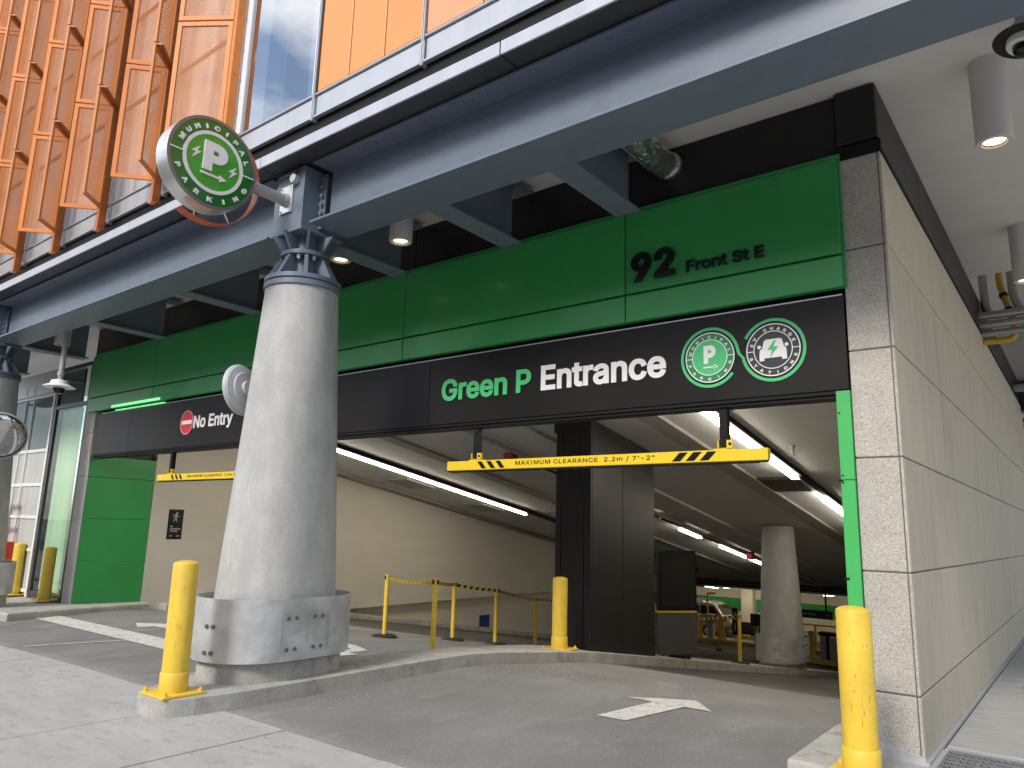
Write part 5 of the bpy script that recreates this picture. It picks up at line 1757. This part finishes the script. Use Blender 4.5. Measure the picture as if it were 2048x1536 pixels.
isl2 = MB(); isl2.box(-18.5, -11.8, 29.0, 30.1, ZL, ZL + .15); o = isl2.build('gate_island', m_curb, None, bevel=.02); o['kind'] = 'structure'
box_thing('kerb_edge', 'yellow painted edge of the gate island in the lower garage', 'kerb', [('edge', m_yel, (-18.5, -11.78, 28.97, 28.998, ZL, ZL + .17)), ('end_edge', m_yel, (-11.797, -11.77, 29.0, 30.1, ZL, ZL + .17))])
def small_bollard(x, y, z, label):
    t = thing('gate_bollard', label, 'bollard', (x, y, z), 'yellow bollards at the gates')
    fz = lambda a, b, q: (x + a, y + b, z + q)
    s = MB(); s.lathe([(.13, 0), (.125, .3), (.11, .32), (.11, 1.02), (.08, 1.08)], fz, 18); part('post', s, m_yel, t, smooth=True)
    s = MB(); s.lathe([(.19, 0), (.19, .06), (.14, .12)], fz, 18); part('foot', s, m_yel, t, smooth=True)
zi = ZL + .15
small_bollard(-14.75, 29.4, zi, 'yellow bollard left of the ticket machine in the lower garage')
small_bollard(-13.6, 29.4, zi, 'yellow bollard right of the ticket machine in the lower garage')
box_thing('ticket_machine', 'grey ticket machine between two yellow bollards in the lower garage', 'machine', [('pedestal', m_grey_paint, (-14.3, -14.05, 29.3, 29.6, zi, zi + .72)), ('head', m_dgrey, (-14.42, -14.0, 29.25, 29.65, zi + .722, zi + 1.1)), ('face', m_grey_paint, (-14.40, -14.02, 29.235, 29.248, zi + .75, zi + 1.07))])
t = thing('gate_post', 'tall thin yellow gate post with an orange arm above the ticket machine', 'gate', (-14.5, 29.8, zi))
s = MB(); s.cyl((-14.5, 29.8, zi), (-14.5, 29.8, zi + 2.05), .045, n=10); part('post', s, m_yel, t)
s = MB(); s.cyl((-14.5, 29.8, zi + 2.05), (-13.85, 29.2, zi + 2.14), .05, n=8); part('arm', s, m_orangep, t)
t = thing('lane_sign', 'tall narrow black lane sign with white symbols at the gate', 'sign', (-13.0, 29.5, zi))
s = MB(); s.box(-13.14, -12.86, 29.48, 29.54, zi + .25, zi + 1.5); part('board', s, m_letter_k, t, bevel=.006)
s = MB(); s.ring(.055, .09, lambda a, b, c: (-13.0 + a, 29.479 - c, zi + 1.22 + b), 0, .004, n=20)
s.prism([(-.07, 0), (.07, 0), (0, .11)], lambda a, b, c: (-13.0 + a, 29.479 - c, zi + .94 + b), 0, .004)
s.box(-13.03, -12.97, 29.474, 29.479, zi + .42, zi + .8)
part('symbols', s, m_letter_w, t)
s = MB(); s.cyl((-13.05, 29.51, zi), (-13.05, 29.51, zi + .25), .025, n=8); s.cyl((-12.95, 29.51, zi), (-12.95, 29.51, zi + .25), .025, n=8); part('legs', s, m_grey_paint, t)
t = box_thing('intercom', 'black intercom panel on a pale pedestal beside the inner column', 'machine', [('pedestal', m_grey_paint, (-12.08, -11.9, 29.4, 29.6, zi, zi + .78)), ('panel', m_letter_k, (-12.2, -11.75, 29.38, 29.62, zi + .782, zi + 1.32)), ('rear_post', m_recess, (-11.8, -11.72, 29.65, 29.75, zi, zi + .78))])
s = MB()
for u in (-12.1, -11.98, -11.86):
    for v in (.9, 1.02, 1.14): s.cyl((u, 29.378, zi + v), (u, 29.368, zi + v), .025, n=8)
part('buttons', s, m_grey_paint, t)
for i, (x, y) in enumerate(((-12.75, 26.9), (-10.75, 26.75))):
    t = thing('delineator', 'orange delineator post ' + ('left of the inner column at the foot of the ramp' if i == 0 else 'close beside the inner column at the foot of the ramp'), 'post', (x, y, ZL), 'orange delineator posts')
    s = MB(); s.cyl((x, y, ZL + .04), (x, y, ZL + 1.35), .035, n=10); part('post', s, m_orangep, t)
    s = MB(); s.cyl((x, y, ZL), (x, y, ZL + .05), .14, n=14); part('base', s, m_rubber, t)
s = MB(); s.box(-17, -10.7, 26.82, 26.92, ZL + .003, ZL + .006); tag(s.build('floor_line', m_paint_w, None), 'thin white line across the floor at the foot of the ramp', 'road marking')
for i, (x, lab) in enumerate(((-13.55, 'yellow wheel stop behind the lane sign'), (-12.65, 'yellow wheel stop between the pillar and the intercom'))):
    s = MB(); s.box(x - .35, x + .35, 31.9, 32.1, ZL, ZL + .13); tag(s.build('wheel_stop', m_yel, None, bevel=.02), lab, 'wheel stop', 'yellow wheel stops')
box_thing('yellow_rail', 'yellow guard rail behind the lane sign by the white pillar', 'guard rail', [('rail', m_yel, (-13.3, -12.2, 32.6, 32.66, -2.55, -2.48)), ('lower_rail', m_yel, (-13.3, -12.2, 32.55, 32.66, -2.95, -2.8))], loc=(-13, 32.6, ZL))
# right of the inner column
zi2 = ZL + .15
o = MB().box(-10.6, -6.4, 26.6, 27.6, ZL, zi2).build('gate_island', m_curb, None, bevel=.02); o['kind'] = 'structure'
box_thing('kerb_edge', 'yellow painted edge of the gate island right of the inner column', 'kerb', [('edge', m_yel, (-10.6, -6.4, 26.57, 26.598, ZL, ZL + .17))])
small_bollard(-8.75, 27.0, zi2, 'yellow bollard right of the inner column behind the large bollard')
box_thing('gate_cabinet', 'grey barrier gate cabinet right of the inner column', 'gate', [('cabinet', m_grey_paint, (-8.35, -8.12, 26.9, 27.2, zi2, zi2 + .95)), ('door', m_recess, (-8.10, -8.02, 26.9, 27.2, zi2, zi2 + .95)), ('side_cabinet', m_grey_paint, (-8.0, -7.7, 26.9, 27.2, zi2, zi2 + .9)), ('hood', m_recess, (-8.4, -7.6, 26.85, 27.25, zi2 + .952, zi2 + 1.1))])
t = thing('guard_rail', 'yellow guard rail on posts beyond the gate cabinet', 'guard rail', (-9, 30, ZL))
s = MB()
for z in (.75, 1.1): s.box(-11.6, -6.2, 30.5, 30.56, ZL + z - .035, ZL + z + .035)
for x in (-11.2, -9.6, -8.0): s.box(x - .05, x + .05, 30.57, 30.65, ZL, ZL + 1.13)
s.box(-11.6, -6.2, 29.3, 29.5, ZL + .02, ZL + .16)
part('rails', s, m_yel, t)
t = thing('hanging_sign', 'small black hanging sign reading No Entry beyond the inner column', 'sign', (-7.8, 25.2, -1.7))
s = MB(); s.box(-8.6, -7.35, 25.2, 25.26, -1.62, -1.30); part('board', s, m_letter_k, t, bevel=.006)
s = MB(); s.box(-7.62, -7.55, 25.21, 25.25, -1.30, zc(25.2)); part('hanger', s, m_recess, t)
s = MB(); text_fit(s, 'No Entry', FF(25.2), -8.45, -7.98, -1.52, -1.40, .001, .004); part('lettering', s, MATS['grey_print'], t, kind='stuff')
s = MB(); s.box(-7.56, -7.45, 25.196, 25.199, -1.48, -1.44); part('symbol', s, m_red, t)
# ducts under the lower ceiling
for i, (y, z, lab) in enumerate(((25.4, -.24, 'dark pipe crossing the lower ceiling, front of two'), (26.8, -.46, 'dark pipe crossing the lower ceiling, rear of two'))):
    t = thing('ceiling_duct', lab, 'pipe', (-12, y, z))
    s = MB(); s.tube([(-16, y, z - .2), (-12, y + .1, z - .2), (-4, y, z - .2)], .06, 8); part('pipe', s, m_dgrey, t, smooth=True)

# parked silver car
ca = thing('parked_car', 'silver estate car with red tail lamp parked behind the gates', 'car', (-15.4, 31.4, ZL))
def carp(u, v, wv):      # u: rearward along +X, v: up, wv: across
    return (-16.2 + u, 31.4 + wv, ZL + v)
prof = [(-2.25, .32), (2.2, .32), (2.28, .45), (2.28, .80), (2.24, .98), (2.12, 1.12), (1.72, 1.60), (1.45, 1.69), (-.4, 1.70), (-.8, 1.64), (-1.35, 1.05), (-2.1, .92), (-2.3, .7)]
hwid = lambda z: .90 if z < 1.0 else .90 - .24 * (z - 1.0) / .7
s = MB()
n = len(prof)
inset = lambda u, v: (u, v)
rows = [(-1, .96), (-1, 1.0), (1, 1.0), (1, .96)]
vs = []
for sgn, kk in rows:
    for u, v in prof:
        cu, cv = 0, .9
        q = .955 if kk < 1 else 1
        vs.append(carp(cu + (u - cu) * (1 if kk == 1 else .985), cv + (v - cv) * (1 if kk == 1 else .97), sgn * (hwid(v) * (1.0 if kk < 1 else .93))))
fs = []
for r in range(3):
    for i in range(n):
        j = (i + 1) % n
        fs.append((r * n + i, r * n + j, (r + 1) * n + j, (r + 1) * n + i))
fs += [tuple(range(n - 1, -1, -1)), tuple(range(3 * n, 4 * n))]
s.add(vs, fs)
part('body', s, m_car, ca, bevel=.03, smooth=True)
for sg in (-1, 1):
    for poly in ([(-1.1, 1.08), (-.05, 1.1), (-.05, 1.55), (-.62, 1.56)], [(.03, 1.1), (.9, 1.12), (.82, 1.55), (.03, 1.56)], [(.98, 1.13), (1.9, 1.2), (1.6, 1.50), (.92, 1.54)]):
        s = MB(); vs = [carp(u, v, sg * (hwid(v) + .004)) for u, v in poly]; s.add(vs, [(0, 1, 2, 3)]); part('side_window', s, m_screen, ca)
s = MB(); s.add([carp(2.155, 1.13, -.72), carp(2.155, 1.13, .72), carp(1.80, 1.57, .58), carp(1.80, 1.57, -.58)], [(0, 1, 2, 3)]); part('rear_window', s, m_screen, ca)
for sg in (-1, 1):
    s = MB(); s.box(-16.2 + 2.05, -16.2 + 2.30, 31.4 + sg * .62, 31.4 + sg * .87, ZL + .80, ZL + 1.0); part('tail_lamp', s, m_lens, ca, bevel=.02)
    s = MB(); s.cyl(carp(-.9, 1.73, sg * .6), carp(1.0, 1.72, sg * .6), .025, n=6); part('roof_rail', s, m_dgrey, ca)
    for u in (-1.4, 1.4):
        s = MB(); s.cyl(carp(u, .33, sg * .70), carp(u, .33, sg * .92), .33, n=24); wh = part('wheel', s, m_tyre, ca, bevel=.03)
        s = MB(); s.cyl(carp(u, .33, sg * .921), carp(u, .33, sg * .93), .2, n=16); part('rim', s, m_plate, wh)
s = MB(); s.box(-16.2 + 2.2, -16.2 + 2.34, 30.55, 32.25, ZL + .36, ZL + .62); part('bumper', s, m_dgrey, ca, bevel=.03)
s = MB(); s.box(-16.2 + 2.27, -16.2 + 2.30, 31.15, 31.65, ZL + .72, ZL + .85); part('number_plate', s, m_letter_w, ca)

# loose grit and crumbs on the driveway and paving
rnd = random.Random(3)
def grit(name, spots, m):
    s = MB()
    for (x, y, sx, sy, n, r0, r1) in spots:
        for _ in range(n):
            px, py = rnd.gauss(x, sx), rnd.gauss(y, sy)
            r = rnd.uniform(r0, r1)
            z = zg(px, py) + .001
            a = rnd.uniform(0, 6.28)
            k = rnd.uniform(.4, 1)
            c_, s_ = math.cos(a), math.sin(a)
            p = lambda u, v, h: (px + u * c_ - v * s_, py + u * s_ + v * c_, z + h)
            s.add([p(-r, -r * k, 0), p(r, -r * k * .7, 0), p(r * .8, r * k, 0), p(-r * .7, r * k * .8, 0), p(rnd.uniform(-.3, .3) * r, 0, r * .6)], [(0, 1, 4), (1, 2, 4), (2, 3, 4), (3, 0, 4)])
    o = s.build(name, m, None)
    o['kind'] = 'stuff'
    o['label'] = 'scattered ' + name.replace('_', ' ') + ' on the driveway and paving'
grit('pale_grit', [(-4.55, -1.6, .16, .35, 60, .002, .007), (-4.6, -.5, .18, .5, 45, .002, .006), (-4.0, -1.3, .4, .4, 40, .002, .006), (-2.2, -1.0, .5, .35, 35, .002, .006), (-4.3, 1.0, .3, .4, 80, .003, .008), (-1.4, -.8, .3, .4, 30, .002, .006), (-3, 1.6, .6, .3, 60, .003, .008)], mat('grit_pale', (.5, .49, .46), .9))
grit('dark_grit', [(-5.3, -3.2, .25, .12, 45, .002, .007), (-4.6, -2.75, .35, .12, 30, .002, .007), (-4.2, -3.0, .9, .3, 25, .002, .006), (-4.6, .6, .2, .8, 45, .003, .008), (-7.5, -3.0, 1.2, .3, 40, .003, .009), (-2, -.2, .8, .6, 40, .003, .009), (.5, 1.5, .2, .5, 30, .003, .01)], mat('grit_dark', (.06, .055, .05), .9))

m_scrape = mat('bollard_scrape', (.16, .115, .045), .7, var=(40, .4))
m_scrape_p = mat('bollard_bare', (.55, .43, .16), .6, var=(40, .3))
def scrapes(name, x, y, zb, r, marks, m):
    s = MB()
    for th, z, dth, dz in marks:
        n = 3
        vs = []
        for rr in (r + .0006, r + .0016):
            for zz in (z - dz, z + dz):
                for k in range(n + 1):
                    a = math.radians(th - dth + 2 * dth * k / n)
                    vs.append((x + rr * math.cos(a), y + rr * math.sin(a), zb + zz + .3 * dz * math.sin(k * 2.1)))
        w_ = n + 1
        fs = []
        for k in range(n):
            fs += [(2 * w_ + k, 2 * w_ + k + 1, 3 * w_ + k + 1, 3 * w_ + k)]
        s.add(vs, fs)
    return s
by_loc = {tuple(round(c, 2) for c in o.location): o for o in bpy.data.objects if o.name.startswith('bollard') and o.type == 'EMPTY'}
for (x, y, zb), th0, seed in (((-5.20, -2.90, .145), -28, 1), ((-.19, -1.0, .11), -80, 2), ((-5.05, 2.72, round(zg(-5.05, 2.72) + .14, 3)), -42, 3)):
    b = next((o for k, o in by_loc.items() if abs(k[0] - x) < .02 and abs(k[1] - y) < .02), None)
    if b is None: continue
    q = random.Random(seed)
    mk = [(th0 + q.uniform(-55, 55), q.uniform(.25, .95), q.uniform(.6, 2.2), q.uniform(.001, .004)) for _ in range(16)] + [(th0 + q.uniform(-50, 50), q.uniform(.3, .9), q.uniform(.3, .7), q.uniform(.008, .03)) for _ in range(7)]
    part('scrape_marks', scrapes('s', x, y, b.location.z, .108, mk, m_scrape), m_scrape, b, kind='stuff')
    mk = [(th0 + q.uniform(-55, 55), .42 + q.uniform(-.03, .03), q.uniform(2, 8), q.uniform(.001, .0025)) for _ in range(9)]
    part('pale_scrapes', scrapes('s', x, y, b.location.z, .1085, mk, m_scrape_p), m_scrape_p, b, kind='stuff')
